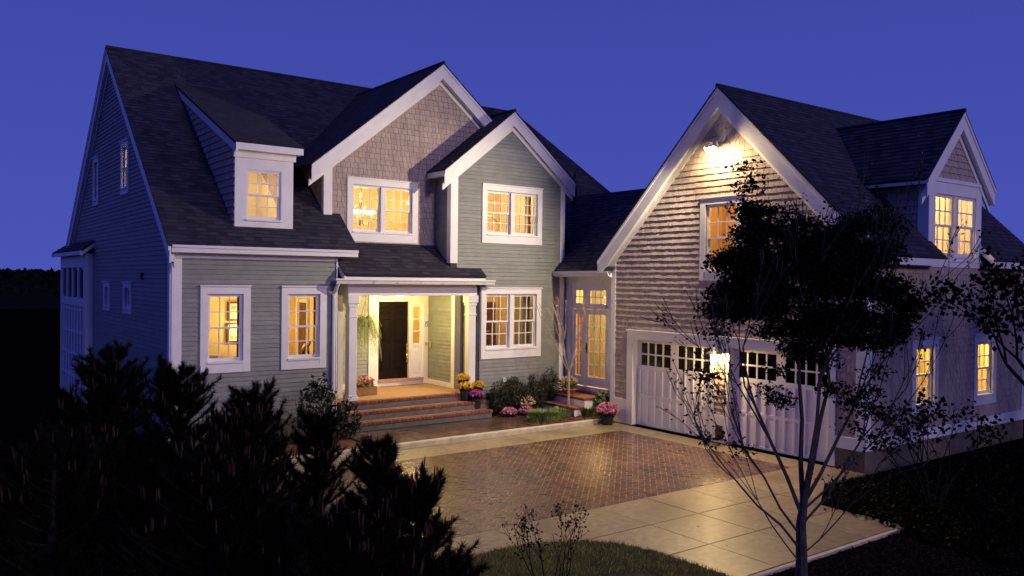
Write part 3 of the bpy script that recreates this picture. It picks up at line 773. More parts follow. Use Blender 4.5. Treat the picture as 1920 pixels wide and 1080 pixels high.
roof_plane([[(16.6, 14.0, 6.05), (18.9, 14.0, 3.75), (18.9, 19.0, 3.75), (16.6, 19.5, 6.05)]], (-1, 0, SC), house)
mb = MB(); mb.tube([(15.15, 17.5, 5.6), (15.15, 17.5, 6.35)], .05, 8); mb.tube([(15.4, 17.7, 5.9), (15.4, 17.7, 6.5)], .05, 8); mb.build('vent_pipe', M['blackmetal'], house)
# connector steps
for (x0, x1, y0, y1, z) in ((13.95, 14.76, 15.62, 17.15, .55), (13.62, 13.96, 15.62, 17.15, .34)):
    mb = MB(); mb.box(x0+.02, x1, y0+.02, y1-.02, z-.43 if z > .5 else .1, z-.062); o = mb.build('step', M['white'], house)
    n = MB(); k = 13
    for i in range(k):
        a = y0+(y1-y0)*i/k; n.box(x0, x0+.2, a+.004, a+(y1-y0)/k-.004, z-.06, z+random.uniform(0, .003), random.random())
    n.build('brick_nosing', M['brick'], o, bevel=.004, kind='stuff')
    t = MB(); t.box(x0+.2, x1, y0, y1, z-.061, z-.001); t.build('tread', M['brick'], o)

# --- rooms behind the windows
room(house, 'sitting_room', [(4.6, 17.42), (4.6, 20.5), (8.35, 20.5), (8.35, 18.2), (7.88, 18.2), (7.88, 17.42)], .75, 3.72)
room(house, 'dormer_room', [(5.85, 17.62), (5.85, 19.4), (7.02, 19.4), (7.02, 17.62)], 4.55, 6.15, 'room_w')
room(house, 'stair_hall', [(8.2, 18.2), (8.2, 20.2), (11.75, 20.2), (11.75, 18.4), (11.0, 18.4), (11.0, 18.2)], 4.2, 6.4)
room(house, 'bedroom', [(11.15, 17.46), (11.15, 18.3), (11.85, 18.3), (11.85, 20.2), (14.55, 20.2), (14.55, 17.46)], 4.25, 6.1, 'room_w')
room(house, 'dining_room', [(12.05, 17.46), (12.05, 20.3), (14.62, 20.3), (14.62, 17.46)], .75, 3.6)
room(house, 'entry_hall', [(9.9, 19.52), (9.9, 21.2), (11.9, 21.2), (11.9, 19.52)], .75, 3.2)
room(house, 'passage', [(14.92, 15.24), (17.4, 15.24), (17.4, 19.2), (14.92, 19.2), (14.92, 17.4)], .62, 3.58)
room(house, 'attic_room', [(4.62, 20.6), (5.9, 20.6), (5.9, 23.3), (4.62, 23.3)], 5.3, 6.9, 'room_w')
room(house, 'attic_room', [(4.62, 23.9), (5.9, 23.9), (5.9, 26), (4.62, 26)], 5.3, 6.9, 'room_w')
emit_shingles('house', 300, house); emit_clapboards(300, house)

# ================================================================== GARAGE
garage = thing('garage', 'cedar-shingled two-door garage with steep gable, dormer and white trim beside the house', 'garage', (0, 0, 0))
GX, GY, GR, GZ = 14.446, 8.42, 11.82, 7.75
FF, FS = Frame('X', GX), Frame('Y', GY)
SG = (7.75-4.04)/3.75
cw, hw = window(FF, garage, 11.24, 12.36, 3.54, 5.35, cas=.14, head=.14, sill=.22)
doors = [(12.02, 14.40), (9.14, 11.50)]
dtop = 2.10
hol = [(a-.06, b+.06, -.5, dtop+.06) for a, b in doors]
wf = sheath(FF, garage, 'wall', H0, 7.6, gable(8.43, 15.18, GR, GZ, SG, .1), [hw]+hol)
gl = gable(8.55, 15.05, GR, GZ, SG, .42)
shingles(FF, wf, 'garage', .62, 7.3, gl, [cw, (8.98, 14.60, -1, 2.29)], .135)
rakes(FF, garage, GR, 3.75, GZ, 4.04, .15, .42, .55)
board(FF, garage, 'corner_board', 15.03, 15.18, .05, 4.4); board(FF, garage, 'corner_board', 8.386, 8.58, .40, 4.4)
# door frames and pier
mb = MB()
FF.box(mb, 8.99, 14.60, 2.10, 2.30, -.02, .045); FF.box(mb, 8.97, 14.62, 2.30, 2.335, -.02, .08)
FF.box(mb, 14.40, 14.60, .02, 2.10, -.15, .045); FF.box(mb, 8.99, 9.14, .02, 2.10, -.15, .045)
FF.box(mb, 11.50, 11.59, .02, 2.10, -.15, .045); FF.box(mb, 11.93, 12.02, .02, 2.10, -.15, .045)
FF.box(mb, 11.59, 11.93, .02, .62, -.03, .03); FF.box(mb, 11.59, 11.93, 2.0, 2.10, -.03, .03)
mb.build('door_frame', M['white'], garage, bevel=.006)
pr = board(FF, garage, 'pier', 11.59, 11.93, .02, 2.10, -.14, -.031, 'sheath', 0)
shingles(FF, pr, 'garage', .62, 2.0, const(11.595, 11.925), [])
board(FF, garage, 'pier_vent', 11.66, 11.86, .08, .40, .029, .04, 'wood')
# doors
for (a, b), lab in zip(doors, ('', '')):
    mb = MB(); FF.box(mb, a, b, .03, 1.48, -.16, -.12); FF.box(mb, a, b, 2.03, 2.10, -.16, -.12)
    W = b-a; gw = (W-.12*2-.22)/2; g1 = (a+.12, a+.12+gw); g2 = (b-.12-gw, b-.12)
    FF.box(mb, a, g1[0], 1.48, 2.03, -.16, -.12); FF.box(mb, g1[1], g2[0], 1.48, 2.03, -.16, -.12); FF.box(mb, g2[1], b, 1.48, 2.03, -.16, -.12)
    gd = mb.build('garage_door', M['white'], garage)
    for g in (g1, g2):
        m = MB(); n = 4; cwid = (g[1]-g[0])/n
        for i in range(1, n): FF.box(m, g[0]+cwid*i-.017, g[0]+cwid*i+.017, 1.48, 2.03, -.15, -.115)
        for i in range(n): FF.box(m, g[0]+cwid*i+.017*(i > 0), g[0]+cwid*(i+1)-.017*(i < n-1), 1.738, 1.772, -.15, -.115)
        m.build('muntin', M['white'], gd)
        for i in range(n):
            for j in range(2):
                p = MB(); FF.box(p, g[0]+cwid*i+.01, g[0]+cwid*(i+1)-.01, 1.485+j*.285, 1.74+j*.285, -.142, -.138); p.build('pane', M['dark_glass'], gd)
    # vertical battens over two tiers of panels
    for (z0, z1) in ((.10, .70), (.78, 1.38)):
        for g in (g1, g2):
            for i in range(5):
                y = g[0]+(g[1]-g[0])*i/4; p = MB(); FF.box(p, y-.02, y+.02, z0, z1, -.121, -.085); p.build('batten', M['white'], gd, bevel=.004)
    for z0, z1 in ((.03, .09), (.705, .775), (1.385, 1.47)):
        p = MB(); FF.box(p, a+.005, b-.005, z0, z1, -.121, -.104); p.build('door_rail', M['white'], gd, bevel=.004)
    board(FF, gd, 'weather_strip', a, b, .004, .03, -.15, -.12, 'black')
# water table and foundation
board(FF, garage, 'water_table', 8.386, 8.99, .39, .62, -.003, .04); board(FF, garage, 'water_table', 14.60, 15.18, .02, .62, -.003, .033)
board(FF, garage, 'foundation', 8.43, 8.99, H0, .39, -.1, .015, 'concrete')
# side wall
cs, hs = [], []
for a, b in ((16.08, 17.12), (18.68, 19.72)):
    c_, h_ = window(FS, garage, a, b, .90, 2.415, cas=.15, head=.15, sill=.22); cs.append(c_); hs.append(h_)
dorm = (16.70, 18.92)
ws = sheath(FS, garage, 'wall', H0, 4.1, const(14.45, 21.2), hs)
shingles(FS, ws, 'garage', .62, 3.86, const(14.62, 21.05), cs, .135)
board(FS, garage, 'corner_board', 14.446, 14.62, .40, 3.98); board(FS, garage, 'corner_board', 21.05, 21.2, .40, 3.98)
board(FS, garage, 'water_table', 14.447, 21.2, .39, .62, -.003, .036)
board(FS, garage, 'foundation', 14.447, 21.2, H0, .388, -.1, .015, 'concrete')
board(FS, garage, 'frieze_board', 14.62, 21.05, 3.86, 3.98)
for x0, x1 in ((14.33, 16.76), (18.87, 21.35)):
    mb = MB(); mb.box(x0, x1, 8.07, 8.11, 3.87, 4.02); mb.box(x0, x1, 8.11, 8.42, 3.88, 3.90); mb.build('eave_fascia', M['white'], garage, bevel=.004)
# other walls
FGB = Frame('Y+', 15.18); sheath(FGB, garage, 'wall', H0, 4.1, const(14.45, 21.2), [], -.1, -.004, 'shingle')
FGE = Frame('X+', 21.2); sheath(FGE, garage, 'wall', H0, 7.6, gable(8.43, 15.17, GR, GZ, SG, .1), [], -.1, -.004, 'shingle')
# roof
zr = lambda y: GZ-abs(GR-y)*SG
Gp = lambda x, y: (x, y, zr(y))
roof_plane([[Gp(14.27, 8.05), Gp(16.76, 8.05), Gp(16.76, GR), Gp(14.27, GR)],
            [Gp(18.87, 8.05), Gp(21.36, 8.05), Gp(21.36, GR), Gp(18.87, GR)],
            [Gp(16.76, 9.65), Gp(17.81, 11.15), Gp(17.81, GR), Gp(16.76, GR)],
            [Gp(17.81, 11.15), Gp(18.87, 9.65), Gp(18.87, GR), Gp(17.81, GR)]], (0, 1, SG), garage)
roof_plane([[Gp(14.27, GR), Gp(21.36, GR), Gp(21.36, 15.6), Gp(14.27, 15.6)]], (0, -1, SG), garage)
mb = MB(); mb.tube([(14.26, GR, GZ+.005), (21.37, GR, GZ+.005)], .045, 8); mb.build('ridge_cap', M['roof'], garage)
# dormer over the side wall
DX, DZ, DT, DH = 17.81, 7.12, 5.62, 1.46
SDg = (DZ-DT)/DH
mb = MB()
FS.box(mb, 16.70, 16.93, 3.99, 5.60, -.1, .02); FS.box(mb, 18.69, 18.92, 3.99, 5.60, -.1, .02); FS.box(mb, 16.93, 18.69, 5.36, 5.60, -.1, .02); FS.box(mb, 16.93, 18.69, 3.99, 4.06, -.1, .02)
mb.build('dormer_front', M['white'], garage)
window(FS, garage, 16.93, 18.69, 4.06, 5.36, units=2, cas=.0, head=.0, sill=.04, cols=3, rows=2, mull=.14, casing=False, proud=.03)
board(FS, garage, 'dormer_sill', 16.68, 18.94, 3.975, 4.03, .02, .06); board(FS, garage, 'dormer_band', 16.66, 18.96, 5.60, 5.68, .0, .05)
dg = sheath(FS, garage, 'dormer_gable', 5.6, 7.0, gable(16.7, 18.92, DX, DZ, SDg, .1), [], -.1)
shingles(FS, dg, 'garage', 5.68, 6.75, gable(16.7, 18.92, DX, DZ, SDg, .36), [])
rakes(FS, garage, DX, DH, DZ, DT, .14, .36, .50)
FDC = Frame('X', 16.70)
dk = sheath(FDC, garage, 'dormer_cheek', 4.3, 5.62, lambda v: (8.43, max(8.44, 8.05+(v-zr(8.05))/SG+.1)), [], -.08)
shingles(FDC, dk, 'garage', 4.35, 5.55, lambda v: (8.62, max(8.63, 8.05+(v-zr(8.05))/SG)), [], .15)
board(FDC, garage, 'corner_board', 8.40, 8.63, 4.2, 5.6)
mb = MB(); mb.box(16.37, 16.40, 8.30, 9.75, 5.50, 5.62); mb.box(16.40, 16.69, 8.30, 9.7, 5.52, 5.54); mb.build('dormer_fascia', M['white'], garage)
sheath(Frame('X+', 18.92), garage, 'dormer_cheek', 4.3, 5.62, lambda v: (8.43, max(8.44, 8.05+(v-zr(8.05))/SG+.1)), [], -.08, -.004, 'shingle')
zd = lambda x: DZ-abs(DX-x)*SDg
yg = lambda z: 8.05+(z-zr(8.05))/SG
roof_plane([[(16.33, 8.26, zd(16.33)), (DX, 8.26, DZ), (DX, yg(DZ), DZ), (16.33, yg(zd(16.33)), zd(16.33))]], (1, 0, SDg), garage, thick=.05)
roof_plane([[(DX, 8.26, DZ), (19.29, 8.26, zd(19.29)), (19.29, yg(zd(19.29)), zd(19.29)), (DX, yg(DZ), DZ)]], (-1, 0, SDg), garage, thick=.05)
mb = MB(); mb.tube([(DX, 8.25, DZ+.005), (DX, yg(DZ), DZ+.005)], .04, 8); mb.build('ridge_cap', M['roof'], garage)
# eave return at the dormer
mb = MB(); FDR = Frame('X', 18.88); FDR.quadprism(mb, [(8.06, 3.88), (8.42, 4.22), (8.42, 4.40), (8.06, 4.04)], 0, .03); mb.build('eave_return', M['white'], garage)
room(garage, 'loft_room', [(14.6, 10.9), (14.6, 10.5), (16.2, 10.5), (16.2, 13.2), (14.6, 13.2)], 3.3, 5.9, 'room_dim')
room(garage, 'dormer_room', [(16.82, 8.54), (16.82, 10.3), (18.8, 10.3), (18.8, 8.54)], 3.9, 6.1, 'room_w')
room(garage, 'workshop', [(15.9, 8.56), (15.9, 9.5), (20.2, 9.5), (20.2, 8.56)], .5, 3.0, 'room')
emit_shingles('garage', 300, garage)

# ================================================================== LAMPS
WARM = (1., .72, .29); AMBER = (1., .70, .36)
# floodlight with two heads under the garage peak
fl = thing('floodlight', 'twin-headed floodlight glowing under the peak of the garage gable', 'floodlight', (GX-.02, 11.84, 6.43))
def local(o, mb, name, m, **k):
    x = mb.build(name, m, o, **k); x.matrix_parent_inverse = Matrix.Translation(-o.location); return x
mb = MB(); mb.box(GX-.05, GX-.016, 11.78, 11.90, 6.37, 6.49); local(fl, mb, 'back_plate', M['galv'], bevel=.006)
HEADS = [((GX-.36, 11.95, 6.36), (6.5, 17.6, .4)), ((GX-.34, 11.75, 6.38), (11.6, 11.5, .0))]
for (p, t) in HEADS:
    p = Vector(p); d = (Vector(t)-p).normalized(); q = p-d*.15
    mb = MB(); mb.tube([(GX-.05, 11.84, 6.43), q+Vector((.03, 0, .02)), q], .014, 6); local(fl, mb, 'arm', M['galv'])
    mb = MB(); mb.tube([q, q+d*.03, p-d*.02, p], [.03, .038, .062, .064], 14, cap=False); local(fl, mb, 'lamp_head', M['galv'], smooth=True)
    mb = MB(); mb.tube([p-d*.035, p-d*.03, p-d*.012], [.05, .058, .045], 14); local(fl, mb, 'flood_bulb', M['flood_bulb'], smooth=True)
p, t = HEADS[0]; spot_light('flood_beam', p, t, 1800, (1., .82, .56), 128, .6, .06)
p, t = HEADS[1]; point_light('flood_glow', p, 310, (1., .72, .34), .05); spot_light('flood_beam', p, (9.8, 10.2, 0), 2100, (1., .70, .30), 88, .75, .05)
# barn sconce between the garage doors
sc = thing('wall_sconce', 'galvanised barn sconce glowing on the pier between the garage doors', 'wall lamp', (GX-.045, 11.76, 2.16))
mb = MB(); mb.lathe([(.05, 0), (.05, .03)], (GX-.076, 11.76, 2.18), 12, axis='X'); local(sc, mb, 'back_plate', M['galv'])
mb = MB(); mb.tube([(GX-.06, 11.76, 2.18), (GX-.14, 11.76, 2.24), (GX-.22, 11.76, 2.20), (GX-.23, 11.76, 2.10)], .013, 8); local(sc, mb, 'gooseneck', M['galv'], smooth=True)
mb = MB(); mb.lathe([(.035, 2.10), (.05, 2.09), (.06, 2.05), (.12, 2.0), (.17, 1.965), (.172, 1.955), (.115, 1.99), (.05, 2.04), (.02, 2.05)], (GX-.23, 11.76, 0), 20); local(sc, mb, 'shade', M['galv'], smooth=True)
mb = MB(); mb.lathe([(.01, 2.03), (.03, 2.01), (.034, 1.985), (.02, 1.96), (.004, 1.95)], (GX-.23, 11.76, 0), 12); local(sc, mb, 'bulb', M['bulb'], smooth=True)
point_light('sconce_light', (GX-.23, 11.76, 1.94), 80, (1., .66, .28), .03)
# porch ceiling light
pl = thing('ceiling_light', 'round lit ceiling lamp inside the front porch recess', 'ceiling lamp', (10.2, 18.35, 3.12))
mb = MB(); mb.lathe([(.12, 3.138), (.12, 3.12), (.10, 3.11)], (10.2, 18.35, 0), 16); local(pl, mb, 'canopy', M['brass'])
mb = MB(); mb.lathe([(.10, 3.11), (.10, 3.09), (.07, 3.05), (.02, 3.035)], (10.2, 18.35, 0), 16); local(pl, mb, 'globe', M['shade'], smooth=True)
point_light('porch_light', (10.2, 18.20, 2.95), 160, (1., .71, .24), .10)

# interior lamps: table lamps, chandelier, pendants
def table_lamp(x, y, z, power, label, s=1., color=WARM):
    t = thing('table_lamp', label, 'lamp', (x, y, z))
    mb = MB(); mb.lathe([(.09*s, 0), (.09*s, .02*s), (.03*s, .05*s), (.06*s, .14*s), (.05*s, .24*s), (.015*s, .30*s), (.012*s, .38*s)], (x, y, z), 12); local(t, mb, 'lamp_base', M['gilt'], smooth=True)
    mb = MB(); mb.lathe([(.17*s, .36*s), (.10*s, .58*s), (.095*s, .58*s), (.165*s, .36*s)], (x, y, z), 16); local(t, mb, 'lamp_shade', M['shade'], smooth=True)
    point_light('table_lamp_light', (x, y, z+.70*s), power, color, .10*s); return t
def pendant(x, y, z, top, power, label, s=1., color=WARM):
    t = thing('pendant_lamp', label, 'lamp', (x, y, z))
    mb = MB(); mb.tube([(x, y, top), (x, y, z+.18*s)], .008, 6); local(t, mb, 'cord', M['gilt'])
    mb = MB(); mb.lathe([(.14*s, 0), (.05*s, .16*s), (.02*s, .19*s)], (x, y, z), 14); local(t, mb, 'lamp_shade', M['shade'], smooth=True)
    point_light('pendant_light', (x, y, z-.10), power, color, .10); return t
RP = 54.
table_lamp(7.05, 20.15, 1.62, RP*.8, 'table lamp with glowing shade beside the framed prints, left ground-floor window')
pendant(6.15, 18.5, 5.62, 6.15, RP*.55, 'white cone lamp hanging in the shed dormer window', .9, (1., .75, .45))
table_lamp(12.75, 19.7, 4.85, RP*.8, 'bedside lamp glowing in the upper window of the green gable', .9, (1., .70, .36))
point_light('bedroom_light', (13.4, 18.6, 5.8), RP*.9, (1., .70, .36), .15)
point_light('dining_light', (13.1, 18.9, 3.2), RP*1.0, WARM, .15)
point_light('sitting_light', (6.2, 19.0, 3.4), RP*1.3, WARM, .15)
point_light('entry_light', (10.9, 20.4, 3.0), RP*.7, WARM, .12)
point_light('passage_light', (16.0, 17.0, 3.3), RP*6., WARM, .15)
point_light('attic_light', (5.3, 21.6, 6.6), RP*.8, (1., .78, .5), .12)
point_light('attic_light', (5.3, 24.6, 6.6), RP*.05, (1., .78, .5), .12)
point_light('loft_light', (15.5, 11.9, 5.2), RP*1.1, (1., .60, .20), .12)
table_lamp(17.35, 9.9, 4.1, RP*.7, 'low lamp glowing behind the left sash of the garage dormer', .8, (1., .72, .36))
point_light('garage_dormer_light', (17.8, 9.4, 5.6), RP*1.0, (1., .72, .36), .15)
point_light('workshop_light', (16.9, 9.1, 2.75), RP*2.2, (1., .74, .19), .12)
point_light('workshop_light', (19.3, 9.1, 2.75), RP*2.2, (1., .74, .19), .12)
# chandelier in the stair hall
cx, cy, cz = 9.38, 18.95, 4.90
ch = thing('chandelier', 'brass chandelier with six lit shades in the upstairs window of the shingled gable', 'chandelier', (cx, cy, cz))
mb = MB(); mb.tube([(cx, cy, 6.38), (cx, cy, cz+.5)], .008, 6); mb.lathe([(.01, .55), (.03, .5), (.02, .35), (.05, .25), (.02, .12), (.06, .02), (.02, -.08)], (cx, cy, cz), 12); local(ch, mb, 'stem', M['brass'], smooth=True)
for k in range(6):
    a = 2*pi*k/6+.3; dx, dy = cos(a), sin(a)
    mb = MB(); mb.tube([(cx+dx*r, cy+dy*r, cz+z) for r, z in ((.03, .05), (.12, -.06), (.22, -.04), (.29, .07), (.30, .16))], .010, 6); local(ch, mb, 'arm', M['brass'], smooth=True)
    mb = MB(); mb.tube([(cx+dx*.12, cy+dy*.12, cz+.22), (cx+dx*.2, cy+dy*.2, cz+.3), (cx+dx*.16, cy+dy*.16, cz+.4), (cx+dx*.05, cy+dy*.05, cz+.42)], .007, 5); local(ch, mb, 'scroll', M['brass'], smooth=True)
    mb = MB(); mb.lathe([(.085, .22), (.045, .34), (.04, .34), (.08, .22)], (cx+dx*.30, cy+dy*.30, cz), 10); local(ch, mb, 'lamp_shade', M['bulb'], smooth=True)
point_light('chandelier_light', (cx, cy, cz+.62), RP*1.1, WARM, .2)
pendant(10.95, 19.3, 5.48, 6.38, RP*.6, 'small bright pendant in the right half of the shingled gable window', .5)

# interior furnishings seen through the panes
def picture(F, u0, u1, v0, v1, label):
    t = thing('picture_frame', label, 'picture', F((u0+u1)/2, v0, 0)); fr = .05; mb = MB()
    F.box(mb, u0, u1, v0, v0+fr, .0, .03); F.box(mb, u0, u1, v1-fr, v1, .0, .03); F.box(mb, u0, u0+fr, v0+fr, v1-fr, .0, .03); F.box(mb, u1-fr, u1, v0+fr, v1-fr, .0, .03)
    local(t, mb, 'frame', M['wood'], bevel=.006)
    mb = MB(); F.box(mb, u0+fr, u1-fr, v0+fr, v1-fr, .002, .012); local(t, mb, 'mat_board', M['room_w'])
    mb = MB(); F.box(mb, u0+fr*2.2, u1-fr*2.2, v0+fr*2.2, v1-fr*2.2, .0125, .015); local(t, mb, 'print', M['print'])
def drape(F, u0, u1, v0, v1, w, m, label, folds=5):
    t = MB(); n = folds*6
    pts = [(u0+(u1-u0)*i/n, w+.03*sin(i/6*2*pi)+.01*sin(i*1.7)) for i in range(n+1)]
    vs = [F(u, v, ww) for v in (v0, v1) for u, ww in pts]+[F(u, v, ww-.008) for v in (v0, v1) for u, ww in pts]; k = n+1; fs = []
    for i in range(n): fs += [(i, i+1, k+i+1, k+i), (2*k+i+1, 2*k+i, 3*k+i, 3*k+i+1)]
    t.add(vs, fs); t.build('drape', M[m], smooth=True, label=label, category='curtain')
FB1, FB5 = Frame('Y', 20.49), Frame('Y', 20.29)
picture(FB1, 6.58, 6.93, 2.42, 2.90, 'upper of two framed prints stacked on the left sitting room wall')
picture(FB1, 6.56, 6.95, 1.88, 2.38, 'lower of two framed prints stacked on the left sitting room wall')
drape(FL, 5.88, 5.99, 1.6, 3.3, -.28, 'curtain', 'dark drape at the right of the leftmost ground-floor window', 3)
drape(FL, 7.60, 7.74, 1.6, 3.3, -.28, 'curtain', 'dark drape at the right of the ground-floor window nearest the porch', 3)
drape(FG, 13.52, 13.75, 1.6, 3.3, -.30, 'curtain', 'brown drape at the right of the dining room window', 4)
drape(FG, 13.55, 13.75, 4.5, 5.9, -.30, 'curtain_y', 'pale drape at the right of the green gable upper window', 4)
drape(FC, 15.30, 15.78, .75, 3.3, -.35, 'curtain_y', 'yellow drape behind the french doors', 5)
def inner_door(F, u0, u1, v0, v1, label):
    t = thing('inner_door', label, 'door', F((u0+u1)/2, v0, 0)); mb = MB(); F.box(mb, u0, u1, v0, v1, 0, .03); local(t, mb, 'door_leaf', M['wood'])
    mb = MB(); F.box(mb, u0-.09, u0, v0, v1+.09, 0, .035); F.box(mb, u1, u1+.09, v0, v1+.09, 0, .035); F.box(mb, u0, u1, v1, v1+.09, 0, .035); local(t, mb, 'door_casing', M['room_w'])
inner_door(Frame('X', 8.34), 19.72, 20.28, .76, 2.88, 'dark inner doorway seen through the window nearest the porch')
inner_door(FB5, 14.0, 14.5, .76, 2.85, 'brown inner door seen through the dining room window')
inner_door(Frame('Y', 19.19), 16.35, 17.05, .63, 2.7, 'dark cupboard door seen through the french doors')
picture(Frame('X', 14.61), 18.75, 19.4, 1.95, 2.85, 'framed print on the dining room side wall')
def sofa(x, y, z, w, label):
    t = thing('sofa', label, 'sofa', (x, y, z)); mb = MB(); mb.box(x-w/2, x+w/2, y-.1, y+.7, z, z+.42); local(t, mb, 'seat', M['fabric'], bevel=.06)
    mb = MB(); n = 14; pr = [(x-w/2+w*i/n, z+.42+.5*(1-(2*i/n-1)**4)**.5 if 0 < i < n else z+.42) for i in range(n+1)]
    vs = [(a, y-.16, c) for a, c in pr]+[(a, y+.05, c) for a, c in pr]+[(pr[0][0], y-.16, z), (pr[-1][0], y-.16, z), (pr[0][0], y+.05, z), (pr[-1][0], y+.05, z)]
    k = n+1; mb.add(vs, [tuple([2*k]+[2*k+1]+list(range(n, -1, -1))), tuple([2*k+3, 2*k+2]+list(range(k, 2*k)))]+[(i, i+1, k+i+1, k+i) for i in range(n)]); local(t, mb, 'backrest', M['fabric'], bevel=.03)
sofa(5.62, 18.55, .88, .75, 'cream sofa back at the bottom of the leftmost window')
sofa(6.30, 18.6, .84, .62, 'cream armchair back right of the sofa in the leftmost window')
def chair(x, y, z, label):
    t = thing('dining_chair', label, 'chair', (x, y, z))
    mb = MB(); mb.box(x-.22, x+.22, y-.2, y+.22, z+.43, z+.48); local(t, mb, 'seat', M['wood'], bevel=.01)
    for sx in (-1, 1):
        mb = MB(); mb.tube([(x+sx*.2, y+.2, z), (x+sx*.2, y+.2, z+.45), (x+sx*.21, y+.26, z+1.1)], .02, 6); local(t, mb, 'leg', M['wood'])
        mb = MB(); mb.tube([(x+sx*.19, y-.17, z), (x+sx*.19, y-.17, z+.44)], .02, 6); local(t, mb, 'leg', M['wood'])
    mb = MB(); mb.tube([(x-.21, y+.26, z+1.08), (x, y+.27, z+1.14), (x+.21, y+.26, z+1.08)], .03, 8); mb.box(x-.05, x+.05, y+.22, y+.25, z+.5, z+1.08); local(t, mb, 'backrest', M['wood'])
chair(12.55, 18.2, .95, 'dark wooden dining chair at the left of the dining room window')
chair(13.15, 18.4, .95, 'dark wooden dining chair nearer the middle of the dining room window')
tb = thing('dining_table', 'dark dining table between the chairs in the dining room window', 'table', (12.9, 19.0, .76))
mb = MB(); mb.box(12.3, 13.5, 18.75, 19.4, 1.62, 1.67); local(tb, mb, 'table_top', M['wood'], bevel=.01)
for a in (12.4, 13.4):
    for b in (18.85, 19.3): mb = MB(); mb.tube([(a, b, .76), (a, b, 1.62)], .03, 6); local(tb, mb, 'leg', M['wood'])
fg = thing('figurine', 'gilt figurine on a stand in the window nearest the porch', 'ornament', (7.64, 18.15, 1.2))
mb = MB(); mb.lathe([(.16, 1.0), (.16, 1.72), (.18, 1.74)], (7.64, 18.15, 0), 14); local(fg, mb, 'stand', M['wood'])
mb = MB(); mb.tube([(7.55, 18.1, 1.75), (7.56, 18.1, 1.86), (7.64, 18.15, 1.95), (7.70, 18.1, 1.98), (7.72, 18.1, 2.05)], [.035, .05, .06, .04, .03], 8); mb.tube([(7.69, 18.1, 1.75), (7.66, 18.1, 1.92)], .025, 6); local(fg, mb, 'figure', M['gilt'], smooth=True)
bd = thing('bed', 'pale bed with brass rails behind the green gable upper window', 'bed', (12.6, 18.6, 4.26))
mb = MB(); mb.box(12.15, 13.1, 18.3, 19.6, 4.30, 4.86); local(bd, mb, 'mattress', M['fabric'], bevel=.08)
mb = MB(); mb.tube([(12.15, 18.25, 4.3), (12.15, 18.25, 5.05), (12.35, 18.25, 5.2), (12.9, 18.25, 5.2), (13.1, 18.25, 5.05), (13.1, 18.25, 4.3)], .018, 6); local(bd, mb, 'rail', M['gilt'])
lc = thing('low_chest', 'low chest carrying the bedside lamp behind the green gable upper window', 'chest', (12.75, 19.7, 4.26))
mb = MB(); mb.box(12.3, 13.3, 19.62, 19.95, 4.26, 4.85); local(lc, mb, 'case', M['room_dim'], bevel=.01)
for k in range(2): mb = MB(); mb.box(12.33, 13.27, 19.605, 19.62, 4.31+k*.27, 4.55+k*.27); local(lc, mb, 'drawer', M['room_dim'], bevel=.006)
for (x, y, z0, z1, lab) in ((7.05, 20.15, .76, 1.62, 'side table under the lamp in the sitting room'), (17.35, 9.9, 3.9, 4.1, 'low stand under the lamp in the garage dormer')):
    t = thing('side_table', lab, 'table', (x, y, z0)); mb = MB(); mb.lathe([(.22, z1-.03), (.22, z1)], (x, y, 0), 14); local(t, mb, 'table_top', M['wood']); mb = MB(); mb.lathe([(.14, z0), (.03, z0+.03), (.03, z1-.03)], (x, y, 0), 10); local(t, mb, 'pedestal', M['wood'])

# ================================================================== GROUND
mb = MB(); mb.add([(-600, -600, -.05), (600, -600, -.05), (600, 600, -.05), (-600, 600, -.05)], [(0, 1, 2, 3)])
mb.build('ground', M['soil'], kind='structure')
# driveway: sand bed, concrete slabs, herringbone pavers
mb = MB(); mb.box(5.0, 11.8, 6.22, 15.02, -.049, -.005); mb.box(11.8, 14.42, 8.37, 15.02, -.049, -.005); drive = mb.build('driveway', M['joint'], kind='structure')
def slab(x0, x1, y0, y1, poly=None):
    m = MB(); pts = poly or [(x0, y0), (x1, y0), (x1, y1), (x0, y1)]; n = len(pts); g = .006
    cx = sum(p[0] for p in pts)/n; cy = sum(p[1] for p in pts)/n
    pts = [(x+(g if x < cx else -g), y+(g if y < cy else -g)) for x, y in pts]
    z = random.uniform(-.001, .002)
    vs = [(x, y, z) for x, y in pts]+[(x, y, -.011) for x, y in pts]
    m.add(vs, [tuple(range(n))]+[(i, n+i, n+(i+1) % n, (i+1) % n) for i in range(n)], random.random()); m.build('slab', M['slab'], drive)
BX0, BX1, BY0, BY1 = 5.0, 13.72, 9.48, 14.08
xs = [5.0, 6.79, 8.77, 9.80, 10.79, 11.8]
for a, b in zip(xs, xs[1:]):
    slab(a, b, 8.37, 9.47); slab(a, b, 7.30, 8.36); slab(a, b, 6.24, 7.29)
slab(0, 0, 0, 0, [(11.8, 8.37), (13.1, 8.37), (14.40, 8.40), (14.40, 9.47), (11.8, 9.47)])
slab(0, 0, 0, 0, [(11.8, 7.6), (13.1, 8.36), (11.8, 8.36)])
for a, b in zip([5.2, 7.2, 9.2, 11.2], [7.2, 9.2, 11.2, 13.72]): slab(a, b, 14.09, 15.0)
for a, b in ((9.48, 11.7), (11.7, 13.3), (13.3, 15.0)): slab(13.73, 14.40, a, b)
# light kerb edge along the near side
mb = MB(); mb.box(8.0, 11.5, 6.14, 6.21, -.049, .012); mb.build('edging', M['curb'], drive, bevel=.006)
